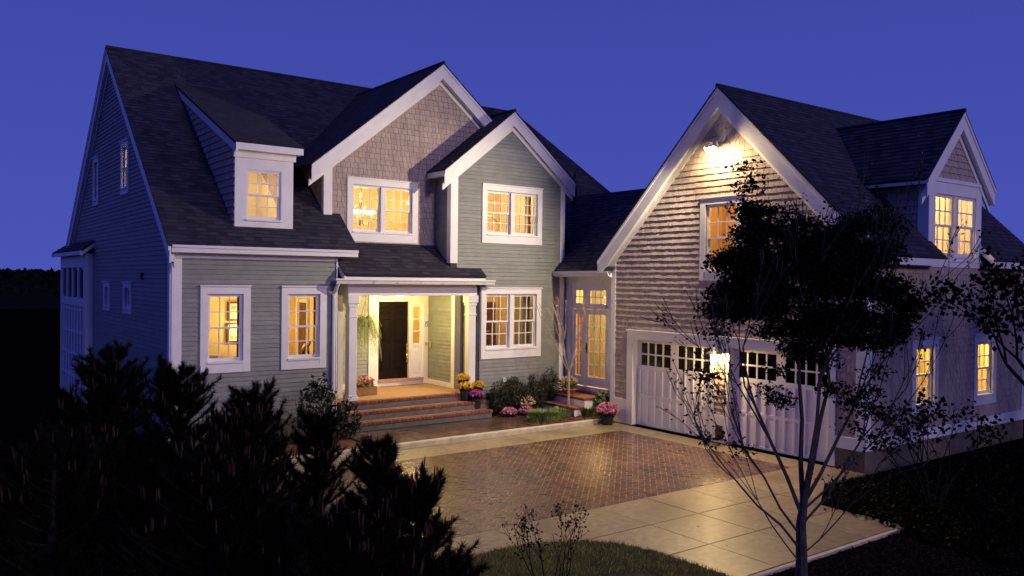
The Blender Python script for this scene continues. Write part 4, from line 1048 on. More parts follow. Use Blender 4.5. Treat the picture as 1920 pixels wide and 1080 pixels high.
# herringbone at 45 degrees, running to the clipped edges
def inside(poly, x0, x1, y0, y1):
    q = [Vector((x, y, 0)) for x, y in poly]
    for f in (lambda p: p.x-x0, lambda p: x1-p.x, lambda p: p.y-y0, lambda p: y1-p.y):
        q = clip(q, f)
        if len(q) < 3: return None
    return q
Lb, Wb = .204, .102; c45 = cos(pi/4); bricks = []
nn = 90
for i in range(-nn, nn):
    for j in range(-nn, nn):
        # classic herringbone lattice in units of brick width
        for (ax, ay, w, h) in ((0, 0, 2, 1), (0, 1, 1, 2)):
            px = i+2*j+ax; py = i-2*j+ay          # lattice vectors (1,1) and (2,-2)
            r = [((px)*Wb, (py)*Wb), ((px+w)*Wb, py*Wb), ((px+w)*Wb, (py+h)*Wb), (px*Wb, (py+h)*Wb)]
            r = [(x*c45-y*c45+9.0, x*c45+y*c45+11.7) for x, y in r]
            mx = sum(p[0] for p in r)/4; my = sum(p[1] for p in r)/4
            if not (BX0-.2 < mx < BX1+.2 and BY0-.2 < my < BY1+.2): continue
            q = inside([(mx+(x-mx)*.935, my+(y-my)*.925) for x, y in r], BX0, BX1, BY0, BY1)
            if q: bricks.append((q, (Vector((mx, my, 0))-CAM).length, mx, my))
bricks.sort(key=lambda b: b[1] + (100 if b[2] < 6.6 else 0))
rest = MB()
for k, (q, d, _, _) in enumerate(bricks):
    n = len(q); z = random.uniform(-.0015, .0035); t = random.random()
    tx, ty = random.uniform(-.012, .012), random.uniform(-.012, .012); cx = sum(p.x for p in q)/n; cy = sum(p.y for p in q)/n
    vs = [(p.x, p.y, z+(p.x-cx)*tx+(p.y-cy)*ty) for p in q]+[(p.x, p.y, -.0115) for p in q]
    fs = [tuple(range(n))]+[(i, n+i, n+(i+1) % n, (i+1) % n) for i in range(n)]
    if k < 300: m = MB(); m.add(vs, fs, t); m.build('brick', M['paver'], drive)
    else: rest.add(vs, fs, t)
rest.build('brick_paving', M['paver'], drive, kind='stuff')
# kerb stones, walkway of wet flagstones
kb = MB(); kb.box(5.0, 14.0, 15.03, 15.17, -.05, .11); ko = kb.build('kerb', M['curb'], kind='structure', bevel=.015)
mb = MB(); mb.box(5.5, 13.6, 15.17, 17.3, -.05, .095); walk = mb.build('walkway', M['mulch'], kind='structure')
y = 15.175
for r, hgt in enumerate((.46, .52, .45)):
    x = 8.0-.2*r
    xe = 11.95+.25*r
    while x < xe-.1:
        w = random.choice((.46, .62, .92)); e = min(x+w, xe)
        m = MB(); m.box(x+.005, e-.005, y+.005, y+hgt-.005, .09, .12+random.uniform(-.002, .002), random.random()); m.build('flagstone', M['stone'], walk, bevel=.004); x = e
    y += hgt

# ------------------------------------------------------------------ foliage helpers
def leaf_arrays(c, size, aspect=.5, up=.0, jitter=.4, out=None):
    """diamond leaves: c (N,3) centres; returns verts, faces"""
    n = len(c); d = rng.normal(size=(n, 3))
    if out is not None: d = d*.7+out
    d[:, 2] += up; d /= np.linalg.norm(d, axis=1)[:, None]+1e-9
    s = rng.normal(size=(n, 3)); s -= d*(s*d).sum(1)[:, None]; s /= np.linalg.norm(s, axis=1)[:, None]+1e-9
    nr = np.cross(d, s); L = size*(1+jitter*rng.uniform(-1, 1, n))[:, None]
    v = np.stack([c-d*L*.5, c+s*L*aspect*.5+nr*L*.06, c+d*L*.5, c-s*L*aspect*.5+nr*L*.06], 1).reshape(-1, 3)
    b = np.arange(n)[:, None]*4
    f = np.concatenate([b+np.array([[0, 1, 2]]), b+np.array([[0, 2, 3]])], 1).reshape(-1, 3)
    return v, f
def leaves(name, c, size, m, parent=None, tints=None, **k):
    t = {q: k.pop(q) for q in list(k) if q in ('label', 'category', 'group', 'kind')}
    v, f = leaf_arrays(np.asarray(c), size, **k)
    tt = np.repeat(rng.random(len(c)) if tints is None else tints, 2)
    return np_mesh(name, v, f, m, parent, tt, **t)
def blob(n, c, r, hollow=.35, flat=0):
    """points through an ellipsoid, denser to the outside"""
    d = rng.normal(size=(n, 3)); d /= np.linalg.norm(d, axis=1)[:, None]
    q = (hollow+(1-hollow)*rng.random(n)**.6)[:, None]
    return np.array(c)+d*q*np.array(r)
def grow(mb, p, d, L, r, depth, tips, spread=.5, shrink=.68, n=2, up=.15, segs=3, rmin=.003, rnd=random):
    """branching tapered limb; collects twig points in tips"""
    pts = [Vector(p)]; d = Vector(d).normalized(); rr = [r]
    for k in range(segs):
        d = (d+Vector((rnd.gauss(0, .10), rnd.gauss(0, .10), rnd.gauss(0, .06)+up*.12))).normalized()
        pts.append(pts[-1]+d*L/segs); rr.append(max(rmin, r*(1-(k+1)/segs*.38)))
        if depth <= 1: tips.append(pts[-1].copy())
    mb.tube(pts, rr, 7 if r > .03 else 5 if r > .01 else 4, cap=depth == 0)
    if depth <= 0: tips.append(pts[-1].copy()); return
    for k in range(n+(rnd.random() < .4)):
        a = rnd.uniform(0, 2*pi); o = d.orthogonal().normalized(); o.rotate(Matrix.Rotation(a, 3, d))
        dd = (d+o*rnd.uniform(.55, 1.1)*spread+Vector((0, 0, up*.3))).normalized()
        st = pts[-1] if k < 2 else pts[rnd.randrange(1, len(pts))]
        grow(mb, st, dd, L*shrink*rnd.uniform(.8, 1.15), rr[-1]*.8, depth-1, tips, spread, shrink, n, up, segs, rmin, rnd)
def around(tips, n, sp): 
    t = np.array([tuple(p) for p in tips]); i = rng.integers(0, len(t), n); return t[i]+rng.normal(size=(n, 3))*sp

# pines ------------------------------------------------------------------
def pine(x, y, h, w, label, seed, dens=1., z0=-.05):
    rd = random.Random(seed); t = thing('pine_shrub', label, 'pine', (x, y, z0), 'young pines along the near left side')
    mb = MB(); mb.tube([(x, y, z0), (x+rd.uniform(-.05, .05), y, z0+h*.5), (x, y, z0+h*.97)], [.07*h/2.5, .05*h/2.5, .012], 7)
    segs = []; tipl = []
    nz = int(h/.125)
    for k in range(nz):
        z = z0+h*(.08+.88*k/nz); f = 1-(k/nz); L0 = w*(.22+.78*f**.6)
        for j in range(rd.randint(7, 9)):
            a = rd.uniform(0, 2*pi); L = L0*rd.uniform(.65, 1.12); lift = rd.uniform(.25, .75)*(1.3-f*.7)
            p0 = Vector((x, y, z)); dv = Vector((cos(a), sin(a), lift*.5)).normalized(); pts = [p0]
            for s in range(4):
                dv = (dv+Vector((0, 0, .16))).normalized(); pts.append(pts[-1]+dv*L/4)
            mb.tube(pts, [.014, .011, .009, .007, .005], 4, cap=False)
            segs += [(pts[s], pts[s+1]) for s in range(0, 4)]; tipl.append((pts[-1], dv))
            for s in range(2, 5):
                if rd.random() < .85:
                    dd = (dv+Vector((rd.uniform(-.8, .8), rd.uniform(-.8, .8), rd.uniform(.0, .6)))).normalized(); e = pts[s]+dd*L*rd.uniform(.18, .36)
                    mb.tube([pts[s], e], [.006, .004], 3, cap=False); segs.append((pts[s], e)); tipl.append((e, (dd+Vector((0, 0, .8))).normalized()))
    top = Vector((x, y, z0+h*.97)); segs.append((top-Vector((0, 0, .4)), top)); tipl.append((top, Vector((0, 0, 1))))
    mb.build('trunk', M['bark_d'], t).matrix_parent_inverse = Matrix.Translation(-t.location)
    S = np.array([tuple(a) for a, b in segs]); E_ = np.array([tuple(b) for a, b in segs]); n = int(len(segs)*85*dens)
    i = rng.integers(0, len(segs), n); u = rng.random(n)[:, None]; base = S[i]*(1-u)+E_[i]*u
    d = E_[i]-S[i]; d /= np.linalg.norm(d, axis=1)[:, None]+1e-9
    nd = d*.75+rng.normal(size=(n, 3))*.55+np.array([0, 0, .25]); nd /= np.linalg.norm(nd, axis=1)[:, None]
    s = np.cross(nd, rng.normal(size=(n, 3))); s /= np.linalg.norm(s, axis=1)[:, None]+1e-9
    L = rng.uniform(.055, .105, n)[:, None]; v = np.stack([base-s*.0032, base+s*.0032, base+nd*L], 1).reshape(-1, 3)
    f = np.arange(n*3).reshape(-1, 3)
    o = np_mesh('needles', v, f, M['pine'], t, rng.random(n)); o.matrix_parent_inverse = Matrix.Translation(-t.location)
    cb = MB(); tipl.sort(key=lambda q: -q[0].z)
    for p, d in tipl[:int(len(tipl)*.5)]:
        if rd.random() < .22:
            for k in range(rd.randint(1, 3)):
                q = p+Vector((rd.uniform(-.03, .03), rd.uniform(-.03, .03), 0)); hh = rd.uniform(.05, .13); e = q+(d*.25+Vector((rd.uniform(-.15, .15), rd.uniform(-.15, .15), 1))).normalized()*hh
                cb.tube([q, (q+e)/2, e], [.006, .008, .003], 5, rd.random())
    o = cb.build('candle', M['candle'], t, kind='stuff'); o.matrix_parent_inverse = Matrix.Translation(-t.location)
for k, (x, y, h, w, dn, lab) in enumerate((
    (2.16, 10.95, 2.68, .85, 1.0, 'tall dark pine standing before the blue end wall, farthest left of the row'),
    (3.00, 11.2, 2.42, .85, 1.0, 'dark pine rising in front of the white house corner board'),
    (3.55, 10.0, 2.22, .70, 1.0, 'dark pine with upright candles under the leftmost lit window'),
    (4.30, 9.9, 1.85, .62, 1.0, 'low dark pine under the wall between the two left ground-floor windows'),
    (3.92, 7.5, 1.98, .50, 1.1, 'slender pine with tall leaders overlapping the porch steps'),
    (3.72, 6.35, 1.84, .62, 1.1, 'pine whose right side overlaps the herringbone paving'),
    (3.40, 5.35, 1.42, .55, 1.1, 'low pine at the bottom of the picture beside the lawn'),
    (1.15, 8.2, 2.05, 1.05, .8, 'shadowed pine at the lower left edge'),
    (2.15, 6.9, 2.05, 1.05, .8, 'shadowed pine low in the left foreground between its neighbours'),
    (2.95, 8.6, 2.12, .95, 1.0, 'dense pine in the middle of the left row'),
    (2.75, 5.6, 1.75, .95, .9, 'shadowed pine low in front of the porch steps'))):
    pine(x, y, h, w, lab, 100+k, dn)

# broadleaf trees ----------------------------------------------------------
def inv(o, t): o.matrix_parent_inverse = Matrix.Translation(-t.location); return o
def big_tree():
    rd = random.Random(5); x, y = 8.19, 5.50
    t = thing('ornamental_tree', 'dark leafy tree with many stems in front of the right garage door', 'tree', (x, y, -.05))
    mb = MB(); tips = []
    mb.tube([(x, y, -.05), (x+.01, y, .35), (x, y+.01, .80), (x+.02, y-.02, 1.15)], [.080, .066, .056, .040], 9, cap=False)
    st = [((x, y, .50), (-.62, .40, .8), 1.25, .017, 3), ((x+.01, y, .80), (.5, -.35, .85), 1.2, .016, 3), ((x, y, .65), (-.75, .5, 1.1), 1.3, .016, 3), ((x, y, .95), (.7, -.5, 1.0), 1.15, .016, 3), ((x, y, .35), (-.8, .5, .9), .9, .010, 3), ((x, y, .45), (.7, -.6, .8), .8, .010, 3),
          ((x+.02, y-.02, 1.1), (.14, -.10, 1), 1.35, .031, 4), ((x+.01, y, 1.05), (-.16, .12, 1), 1.4, .031, 4), ((x, y, 1.0), (.0, -.1, 1), 1.45, .028, 4), ((x, y, .9), (-.34, .22, 1), 1.35, .025, 4), ((x, y, 1.0), (.36, -.25, 1), 1.3, .025, 4)]
    for p, d, L, r, dep in st: grow(mb, p, d, L, r, dep, tips, .42, .66, 2, .45, 3, .004, rd)
    inv(mb.build('trunk', M['bark'], t), t)
    # crown: joined uneven masses, thin at the rim
    rgt = np.array([.8015, -.598, 0]); base = np.array([x, y, 0.])
    C = []
    for (s, z, rx, rz, n) in ((-.60, 3.35, .46, .42, 2300), (-.88, 3.45, .28, .38, 650), (-.52, 3.80, .42, .45, 2200), (-.62, 4.25, .20, .28, 500), (-.66, 4.60, .07, .25, 110), (-.30, 4.05, .30, .25, 600), (.0, 3.40, .70, .62, 4200), (.12, 3.80, .5, .4, 1700), (.62, 3.40, .58, .60, 3600), (.55, 3.95, .45, .45, 1700), (.95, 3.3, .26, .42, 900), (-.98, 3.15, .22, .22, 160), (.15, 2.85, .8, .32, 1300), (-1.15, 2.4, .3, .25, 70), (-.3, 2.3, .45, .4, 170), (.45, 2.3, .5, .4, 320), (.9, 2.75, .3, .3, 160), (-.85, 1.8, .3, .35, 60), (.7, 1.8, .35, .4, 60)):
        for _ in range(max(4, n//70)):
            cc = blob(1, base+rgt*s+np.array([0, 0, z]), (rx, rx*.9, rz), .15)[0]
            C.append(blob(int(3.0*n)//max(4, n//70), cc, (.23, .23, .11), 0))
    C.append(around(tips, 1500, .05))
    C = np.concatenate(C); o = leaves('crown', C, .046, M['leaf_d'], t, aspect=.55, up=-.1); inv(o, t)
big_tree()
def edge_tree():
    rd = random.Random(11); x, y = 10.25, 3.72
    t = thing('ornamental_tree', 'small-leaved dark tree at the right edge beside the garage side wall', 'tree', (x, y, -.05))
    mb = MB(); tips = []; mb.tube([(x, y, -.05), (x-.02, y, .8), (x, y, 1.5)], [.07, .06, .05], 8, cap=False); mb.tube([(x, y, 1.5), (x, y, 2.15)], [.05, .036], 8)
    for d in ((-.5, .4, .8), (-.3, .25, 1), (.2, -.1, 1), (.4, -.3, .8), (-.75, .6, .6), (-.2, -.3, .9)): grow(mb, (x, y, 2.1), d, .78, .03, 3, tips, .5, .66, 2, .4, 3, .003, rd)
    inv(mb.build('trunk', M['bark_d'], t), t); o = leaves('crown', np.concatenate([around(tips, 2700, .08), blob(1500, (x+.15, y-.1, 3.5), (.5, .5, .75))]), .062, M['leaf_d'], t, aspect=.7); inv(o, t)
edge_tree()
def added_tree(x, y, h, label, seed):  # unseen tree, added out of frame to keep the garage side wall dark
    rd = random.Random(seed); t = thing('added_shade_tree', label, 'tree', (x, y, -.05), 'added unseen trees that shade the garage side wall')
    mb = MB(); tips = []; mb.tube([(x, y, -.05), (x+.03, y, h*.2), (x, y, h*.36)], [.14, .11, .09], 8, cap=False)
    for k in range(7): a = 2*pi*k/7; grow(mb, (x, y, h*.3), (cos(a)*.6, sin(a)*.6, .9), h*.26, .06, 3, tips, .6, .68, 2, .2, 3, .006, rd)
    inv(mb.build('trunk', M['bark_d'], t), t)
    inv(leaves('crown', np.concatenate([around(tips, 700, .22), blob(750, (x, y, h*.56), (1.35, 1.2, h*.42), .25)]), .15, M['leaf_d'], t, aspect=.7), t)
for k, (x, y, h, lab) in enumerate(((16.3, 1.6, 5.3, 'added unseen tree shading the garage side wall, nearest the drive'), (18.6, 1.9, 5.5, 'added unseen tree shading the garage side wall, middle one'), (20.9, 1.6, 5.4, 'added unseen tree shading the garage side wall, farthest from the drive'))): added_tree(x, y, h, lab, 300+k)
def plum():
    rd = random.Random(21); x, y = 13.1, 6.45
    t = thing('plum_shrub', 'plum-leaved shrub with bare lower stems below the garage side windows', 'shrub', (x, y, -.05)); mb = MB(); tips = []
    for k in range(9):
        a = rd.uniform(0, 2*pi); grow(mb, (x+.08*cos(a), y+.08*sin(a), -.05), (cos(a)*.45, sin(a)*.45, 1), .72, .018, 3, tips, .5, .66, 2, .3, 3, .003, rd)
    inv(mb.build('stem', M['bark_d'], t), t); tp = [p for p in tips if p.z > .9]
    o = leaves('leaves', around(tp, 950, .07), .07, M['leaf_purple'], t, aspect=.7); inv(o, t)
plum()
def birch():
    rd = random.Random(33); x, y = 13.86, 16.13
    t = thing('sapling', 'slender bare sapling in the mulch bed before the french doors', 'tree', (x, y, .1)); mb = MB(); tips = []
    mb.tube([(x, y, .1), (x+.01, y, .6), (x, y, 1.18)], [.033, .028, .026], 8, cap=False)
    for k in range(7):
        a = 2*pi*k/7+rd.uniform(-.3, .3); grow(mb, (x, y, 1.08+.03*k), (cos(a)*.42, sin(a)*.42, 1), .85, .014, 2, tips, .30, .72, 2, .5, 4, .0035, rd)
    inv(mb.build('trunk', M['bark_p'], t), t); o = leaves('buds', around(tips, 150, .03), .035, M['mum_c'], t, kind='stuff'); inv(o, t)
birch()
def twig_shrub():
    rd = random.Random(44); x, y = 6.05, 7.32
    t = thing('twiggy_shrub', 'sparse twiggy shrub standing in the front lawn', 'shrub', (x, y, .0)); mb = MB(); tips = []
    for k in range(10):
        a = 2*pi*k/10; grow(mb, (x+.16*cos(a), y+.16*sin(a), -.02), (cos(a)*.38, sin(a)*.38, 1), .42, .007, 2, tips, .4, .7, 2, .4, 3, .0022, rd)
    inv(mb.build('stem', M['bark_d'], t), t); o = leaves('leaves', around(tips, 420, .035), .04, M['leaf_d'], t, aspect=.6); inv(o, t)
twig_shrub()
def shrub(name, label, x, y, z, r, h, n, m, leaf, seed, group=None, aspect=.55, clumps=40):
    rd = random.Random(seed); t = thing(name, label, 'shrub', (x, y, z), group); mb = MB(); tips = []
    for k in range(6):
        a = 2*pi*k/6; grow(mb, (x+.04*cos(a), y+.04*sin(a), z-.02), (cos(a)*.6, sin(a)*.6, 1), h*.45, .014, 2, tips, .6, .65, 2, .2, 2, .003, rd)
    inv(mb.build('stem', M['bark_d'], t), t); C = []
    for _ in range(clumps):
        c = blob(1, (x, y, z+h*.52), (r*.82, r*.82, h*.46), .45)[0]; C.append(blob(n//clumps, c, (r*.28, r*.28, h*.14), .2))
    inv(leaves('foliage', np.concatenate(C), leaf, m, t, aspect=aspect, up=.2), t); return t
for k, (x, y, r, h, lab) in enumerate(((12.28, 16.98, .36, .78, 'boxwood shrub next to the right porch column'), (12.78, 16.92, .38, .86, 'boxwood shrub below the left half of the dining room window'), (13.38, 16.9, .38, .84, 'boxwood shrub below the right half of the dining room window'), (14.0, 17.02, .36, .95, 'tall boxwood shrub in the corner by the french doors'), (13.05, 16.72, .26, .5, 'low boxwood behind the cream and pink flowers'))):
    shrub('boxwood_shrub', lab, x, y, .09, r*1.15, h*1.1, 5200, M['box'], .036, 50+k, 'boxwood shrubs along the front wall')
shrub('rhododendron', 'glossy rhododendron under the ground-floor window nearest the porch', 7.15, 16.35, .05, .52, 1.35, 900, M['rhodo'], .12, 70, aspect=.4, clumps=60)
shrub('rhododendron', 'low glossy shrub at the left foot of the porch steps', 7.75, 16.2, .05, .38, .8, 500, M['rhodo'], .10, 71, aspect=.4)
shrub('rhododendron', 'dark low shrub under the leftmost ground-floor window', 5.7, 16.4, .0, .5, 1.0, 800, M['rhodo'], .10, 72, aspect=.4)

# flowers ------------------------------------------------------------------
def mum(x, y, z, r, m, label, potm='black_pot', ph=.22, pr=.12, n=900, name='potted_mum', cat='flower pot', fr=.5, flower=.035):
    t = thing(name, label, cat, (x, y, z)); 
    if ph:
        mb = MB(); mb.lathe([(pr*.75, 0), (pr*.95, ph*.85), (pr*1.06, ph*.86), (pr*1.06, ph), (pr*.95, ph), (pr*.9, ph*.9)], (x, y, z), 18); inv(mb.build('pot', M[potm], t, smooth=False), t)
        mb = MB(); mb.lathe([(.001, ph*.88), (pr*.92, ph*.9), (.001, ph*.905)], (x, y, z), 14); inv(mb.build('soil', M['soil'], t), t)
    c = np.array([x, y, z+ph+r*.45]); g = blob(int(n*.7), c, (r*.95, r*.95, r*.7), .2); inv(leaves('foliage', g, .05, M['box'], t, aspect=.5), t)
    d = rng.normal(size=(n//9, 3)); d[:, 2] = np.abs(d[:, 2])*.9+.05; d /= np.linalg.norm(d, axis=1)[:, None]
    C = np.repeat(c+d*np.array([r, r, r*.78])*rng.uniform(.9, 1.06, (len(d), 1)), 9, 0); C = C+rng.normal(size=C.shape)*flower*.32
    inv(leaves('blossom', C, flower, M[m], t, aspect=.7, tints=np.repeat(rng.random(len(d)), 9), out=np.repeat(d, 9, 0)*.5, kind='stuff'), t); return t
mum(11.62, 17.02, .315, .17, 'mum_p', 'magenta chrysanthemum in a black pot on the porch steps', ph=.24, pr=.14, n=1100)
mum(11.50, 17.42, .69, .16, 'mum_y', 'topmost yellow chrysanthemum beside the right porch column', ph=.24, pr=.12, n=1000)
mum(11.42, 17.20, .50, .17, 'mum_y', 'left one of the two lower yellow chrysanthemums on the steps', ph=.24, pr=.12, n=1000)
mum(11.80, 17.20, .50, .15, 'mum_y', 'right one of the two lower yellow chrysanthemums on the steps', ph=.26, pr=.12, n=1000)
mum(14.02, 14.86, .0, .26, 'mum_pk', 'large pink chrysanthemum in a dark pot beside the garage door', ph=.20, pr=.16, n=1700, flower=.045)
mum(12.28, 16.55, .10, .20, 'mum_pk', 'pink flower clump at the right end of the porch steps', ph=0, n=800, name='flower_clump', cat='flowers')
mum(12.80, 16.52, .10, .20, 'mum_pk', 'pink flower clump in front of the cream flowers', ph=0, n=800, name='flower_clump', cat='flowers')
mum(12.90, 16.70, .25, .27, 'mum_c', 'cream flower clump before the boxwoods', ph=0, n=900, name='flower_clump', cat='flowers')
# planter with red geraniums and planter by the french doors
for (x, y, z, w, lab, m, fm) in ((9.12, 18.25, .685, .34, 'wooden planter of red geraniums at the left of the porch', 'wood_box', 'red'), (14.25, 16.55, .552, .26, 'clay bowl of trailing plants on the french door landing', 'clay', 'mum_c')):
    t = thing('planter', lab, 'planter', (x, y, z)); mb = MB()
    if m == 'wood_box':
        for s in (-1, 1): mb.box(x-w, x+w, y+s*.13-.012, y+s*.13+.012, z, z+.2); mb.box(x+s*w-.012, x+s*w+.012, y-.118, y+.118, z, z+.2)
        mb.box(x-w+.012, x+w-.012, y-.118, y+.118, z, z+.15)
    else: mb.lathe([(.12, 0), (.2, .12), (.215, .12), (.2, .13), (.17, .1)], (x, y, z), 18)
    inv(mb.build('planter_box', M[m], t, bevel=.004 if m == 'wood_box' else 0), t)
    inv(leaves('foliage', blob(600, (x, y, z+.26), (w*1.0, .17, .14), .1), .06, M['bedleaf'], t, aspect=.6), t)
    inv(leaves('blossom', blob(260, (x, y, z+.34), (w*1.0, .18, .12), .7), .045, M[fm], t, aspect=.8, kind='stuff'), t)
# hanging fern
def fern():
    rd = random.Random(3); x, y, z = 9.06, 18.0, 2.46
    t = thing('hanging_fern', 'large hanging fern with arching fronds at the left of the front door', 'fern', (x, y, z))
    mb = MB(); mb.lathe([(.10, -.12), (.15, .02), (.155, .02), (.14, -.01)], (x, y, z), 16); inv(mb.build('basket', M['blackmetal'], t), t)
    mb = MB()
    for k in range(3): a = 2*pi*k/3; mb.tube([(x+.15*cos(a), y+.15*sin(a), z+.02), (x, y, z+.5)], .003, 4)
    mb.tube([(x, y, z+.5), (x, y, 3.14)], .003, 4); inv(mb.build('hanger', M['blackmetal'], t), t)
    fb = MB()
    for k in range(170):
        a = rd.uniform(0, 2*pi); L = rd.uniform(.26, .50); up = rd.uniform(.15, .9); dr = rd.uniform(.5, 1.9); pts = []
        for s in range(9):
            u = s/8; pts.append(Vector((x+cos(a)*L*(u**.8)*.85, y+sin(a)*L*(u**.8)*.85, z+.02+up*.30*sin(u*pi*.75)-dr*.55*u**2.2)))
        side = Vector((-sin(a), cos(a), 0)); ti = rd.random()
        for s in range(1, 9):
            for m_ in (0, .5):
                p = pts[s-1].lerp(pts[s], m_); dd = (pts[s]-pts[s-1]).normalized(); w = .055*(1-.75*((s-1+m_)/8))
                for q in (-1, 1):
                    e = p+side*q*w+dd*.02-Vector((0, 0, .012)); fb.add([p-dd*.008, e, p+dd*.010], [(0, 1, 2)], ti)
        fb.tube(pts, .0025, 3, ti, cap=False)
    inv(fb.build('frond', M['fern'], t, kind='stuff'), t)
fern()

# planting bed by the french doors, lawn, ground cover -----------------------
mb = MB(); nb = 40
out = [(12.0, 15.18), (14.42, 15.18), (14.42, 15.6), (13.6, 16.0), (13.6, 17.25), (12.6, 17.25), (12.4, 16.2), (12.05, 15.75)]
mb.add([(x, y, .115) for x, y in out], [tuple(range(len(out)))]); mb.build('planting_bed', M['mulch'], kind='structure')
def in_poly(P, poly):
    x, y = P[:, 0], P[:, 1]; r = np.zeros(len(P), bool); n = len(poly)
    for i in range(n):
        (x0, y0), (x1, y1) = poly[i], poly[(i+1) % n]
        c = ((y0 > y) != (y1 > y)) & (x < (x1-x0)*(y-y0)/(y1-y0+1e-12)+x0); r ^= c
    return r
P = rng.uniform((12, 15.18), (14.42, 17.25), (5000, 2)); P = P[in_poly(P, out)]
leaves('mulch_chips', np.c_[P, np.full(len(P), .122)], .045, M['mulch'], aspect=.35, label='reddish bark mulch chips in the bed by the french doors', category='mulch', kind='stuff')
def clump(x, y, z, r, h, n, label, leaf=.16, m='bedleaf'):
    t = thing('perennial', label, 'plant', (x, y, z), 'perennials in the front bed'); mb = MB(); rd = random.Random(int(x*1000))
    for k in range(n):
        a = rd.uniform(0, 2*pi); q = r*sqrt(rd.random()); px, py = x+q*cos(a), y+q*sin(a); L = h*rd.uniform(.7, 1.15); o = Vector((cos(a), sin(a), 0))*rd.uniform(.1, .55)
        p0 = Vector((px, py, z)); p1 = p0+Vector((0, 0, L*.6))+o*L*.35; p2 = p0+Vector((0, 0, L*.8))+o*L*.95; s = Vector((-sin(a), cos(a), 0))*.011
        mb.add([p0-s*.6, p0+s*.6, p1+s, p1-s, p2], [(0, 1, 2, 3), (3, 2, 4)], rd.random())
    inv(mb.build('blades', M[m], t, kind='stuff'), t)
clump(12.75, 15.72, .11, .42, .27, 800, 'large grassy perennial clump at the front corner of the mulch bed')
clump(13.45, 15.95, .11, .28, .25, 300, 'spiky perennial clump just left of the sapling')
clump(14.05, 15.62, .11, .25, .28, 300, 'spiky perennial clump right of the sapling')
clump(12.3, 15.62, .11, .16, .16, 160, 'small perennial tuft at the tip of the mulch bed')
shrub('leafy_shrub', 'small yellow-green leafy shrub against the garage corner by the landing', 14.42, 15.5, .1, .22, .62, 260, M['bedleaf'], .09, 90, aspect=.8)
# lawn island
lawn = [(2.5, 3.2), (7.6, 3.2), (7.95, 5.4), (7.95, 6.5), (7.9, 7.4), (7.72, 7.95), (7.46, 8.25), (7.0, 8.5), (6.48, 8.65), (5.8, 8.62), (5.0, 8.35), (4.0, 7.9), (2.5, 7.5)]
mb = MB(); n = len(lawn); mb.add([(x, y, .03) for x, y in lawn]+[(x, y, -.048) for x, y in lawn], [tuple(range(n))]+[(i, n+i, n+(i+1) % n, (i+1) % n) for i in range(n)]); mb.build('lawn', M['grass'], kind='structure')
def blades(name, poly, n, h, w, m, z, label, lean=.4):
    a = np.array(poly); P = rng.uniform(a.min(0), a.max(0), (n, 2)); P = P[in_poly(P, poly)]; n = len(P)
    b = np.c_[P, np.full(n, z)]; an = rng.uniform(0, 2*pi, n); s = np.c_[np.cos(an), np.sin(an), np.zeros(n)]*w
    L = h*rng.uniform(.5, 1.2, n)[:, None]; tip = b+np.c_[rng.normal(size=(n, 2))*lean, np.ones(n)]*L
    v = np.stack([b-s, b+s, tip], 1).reshape(-1, 3); np_mesh(name, v, np.arange(n*3).reshape(-1, 3), m, None, rng.random(n), label=label, category='grass', kind='stuff')
blades('grass', lawn, 150000, .055, .004, M['grass'], .028, 'short green lawn grass in the rounded bed at the bottom')
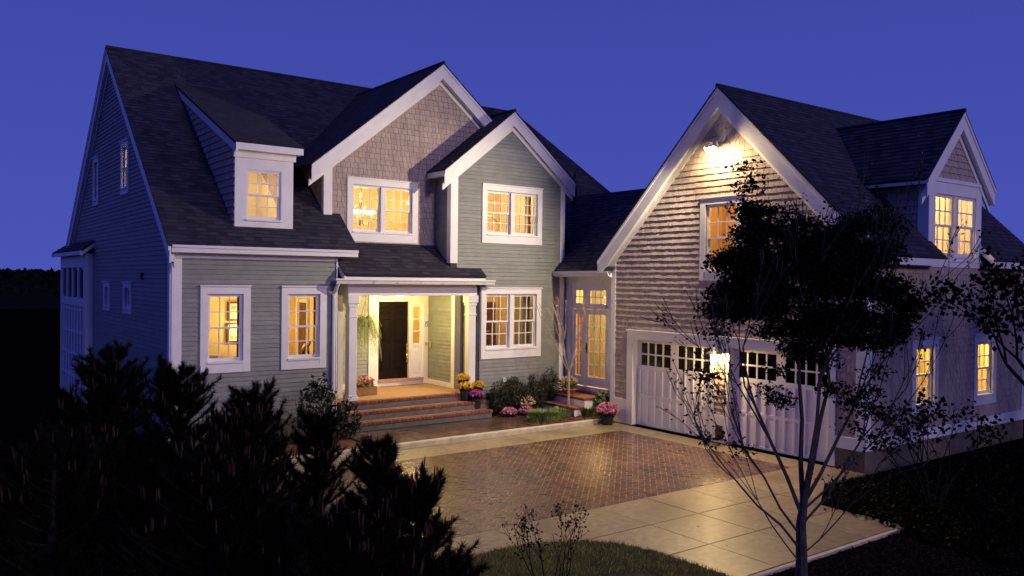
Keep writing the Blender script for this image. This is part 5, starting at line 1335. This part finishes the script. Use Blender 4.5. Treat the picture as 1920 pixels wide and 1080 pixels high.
# mulch bed and ground cover on the right
cover = [(14.3, 7.9), (13.1, 8.05), (11.8, 7.5), (11.5, 6.35), (11.2, 5.5), (11.25, 4.5), (13, 3.5), (17, 3.5), (22, 6), (22, 7.7), (17, 7.6)]
a = np.array(cover); P = rng.uniform(a.min(0), a.max(0), (30000, 2)); P = P[in_poly(P, cover)]
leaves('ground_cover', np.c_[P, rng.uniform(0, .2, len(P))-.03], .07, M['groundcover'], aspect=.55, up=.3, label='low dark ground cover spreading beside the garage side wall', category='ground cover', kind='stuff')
bedr = [(8.0, 6.13), (11.4, 6.13), (11.2, 5.4), (11.2, 3.0), (8.3, 3.0)]
mb = MB(); mb.add([(x, y, -.02) for x, y in bedr], [tuple(range(len(bedr)))]); mb.build('tree_bed', M['soil'], kind='structure')
a = np.array(bedr); P = rng.uniform(a.min(0), a.max(0), (6000, 2)); P = P[in_poly(P, bedr)]
leaves('bark_chips', np.c_[P, np.full(len(P), -.012)], .05, M['bark_d'], aspect=.35, label='scattered bark chips under the dark tree', category='mulch', kind='stuff')
# fallen leaves on the concrete
for x, y, lab in ((9.25, 7.9, 'small dark fallen leaf in the middle of the concrete drive'), (8.9, 7.1, 'small dark fallen leaf on the concrete nearest the lawn edge'), (10.4, 7.4, 'small dark fallen leaf on the concrete right of the tree trunk')):
    v, f = leaf_arrays(np.array([[x, y, .012]]), .07, up=-.2)
    v[:, 2] = .008+(v[:, 2]-v[:, 2].min())*.15
    np_mesh('fallen_leaf', v, f, M['leaf_d'], None, None, label=lab, category='leaf', group='fallen leaves on the drive')

# distant wooded hill on the left --------------------------------------------
def hill():
    n = 140; vs = []; fs = []
    for i in range(n+1):
        x = -90+200*i/n
        hgt = 4.3+.35*sin(i*.23)+.25*sin(i*.71+1)+.2*random.random()-.010*(x+50)
        y = 100
        for dy, z in ((0, -.1), (6, hgt*.55), (14, hgt*.92), (22, hgt), (45, hgt*.9), (60, -.1)): vs.append((x+random.uniform(-.5, .5), y+dy+random.uniform(-1, 1), z))
    for i in range(n):
        for j in range(5): fs.append((i*6+j, (i+1)*6+j, (i+1)*6+j+1, i*6+j+1))
    mb = MB(); mb.add(vs, fs); mb.build('hill', M['woods'], kind='structure')
    P = rng.uniform((-90, 104), (60, 126), (9000, 2)); z = np.interp(P[:, 1]-100, [0, 6, 14, 22, 45], [0, .55, .92, 1, .9])*(4.3-.010*(P[:, 0]+50))
    leaves('woods', np.c_[P, z+rng.uniform(-.3, .45, len(P))], .8, M['woods'], aspect=.8, label='far dark woods along the skyline at the left edge', category='woods', kind='stuff')
hill()
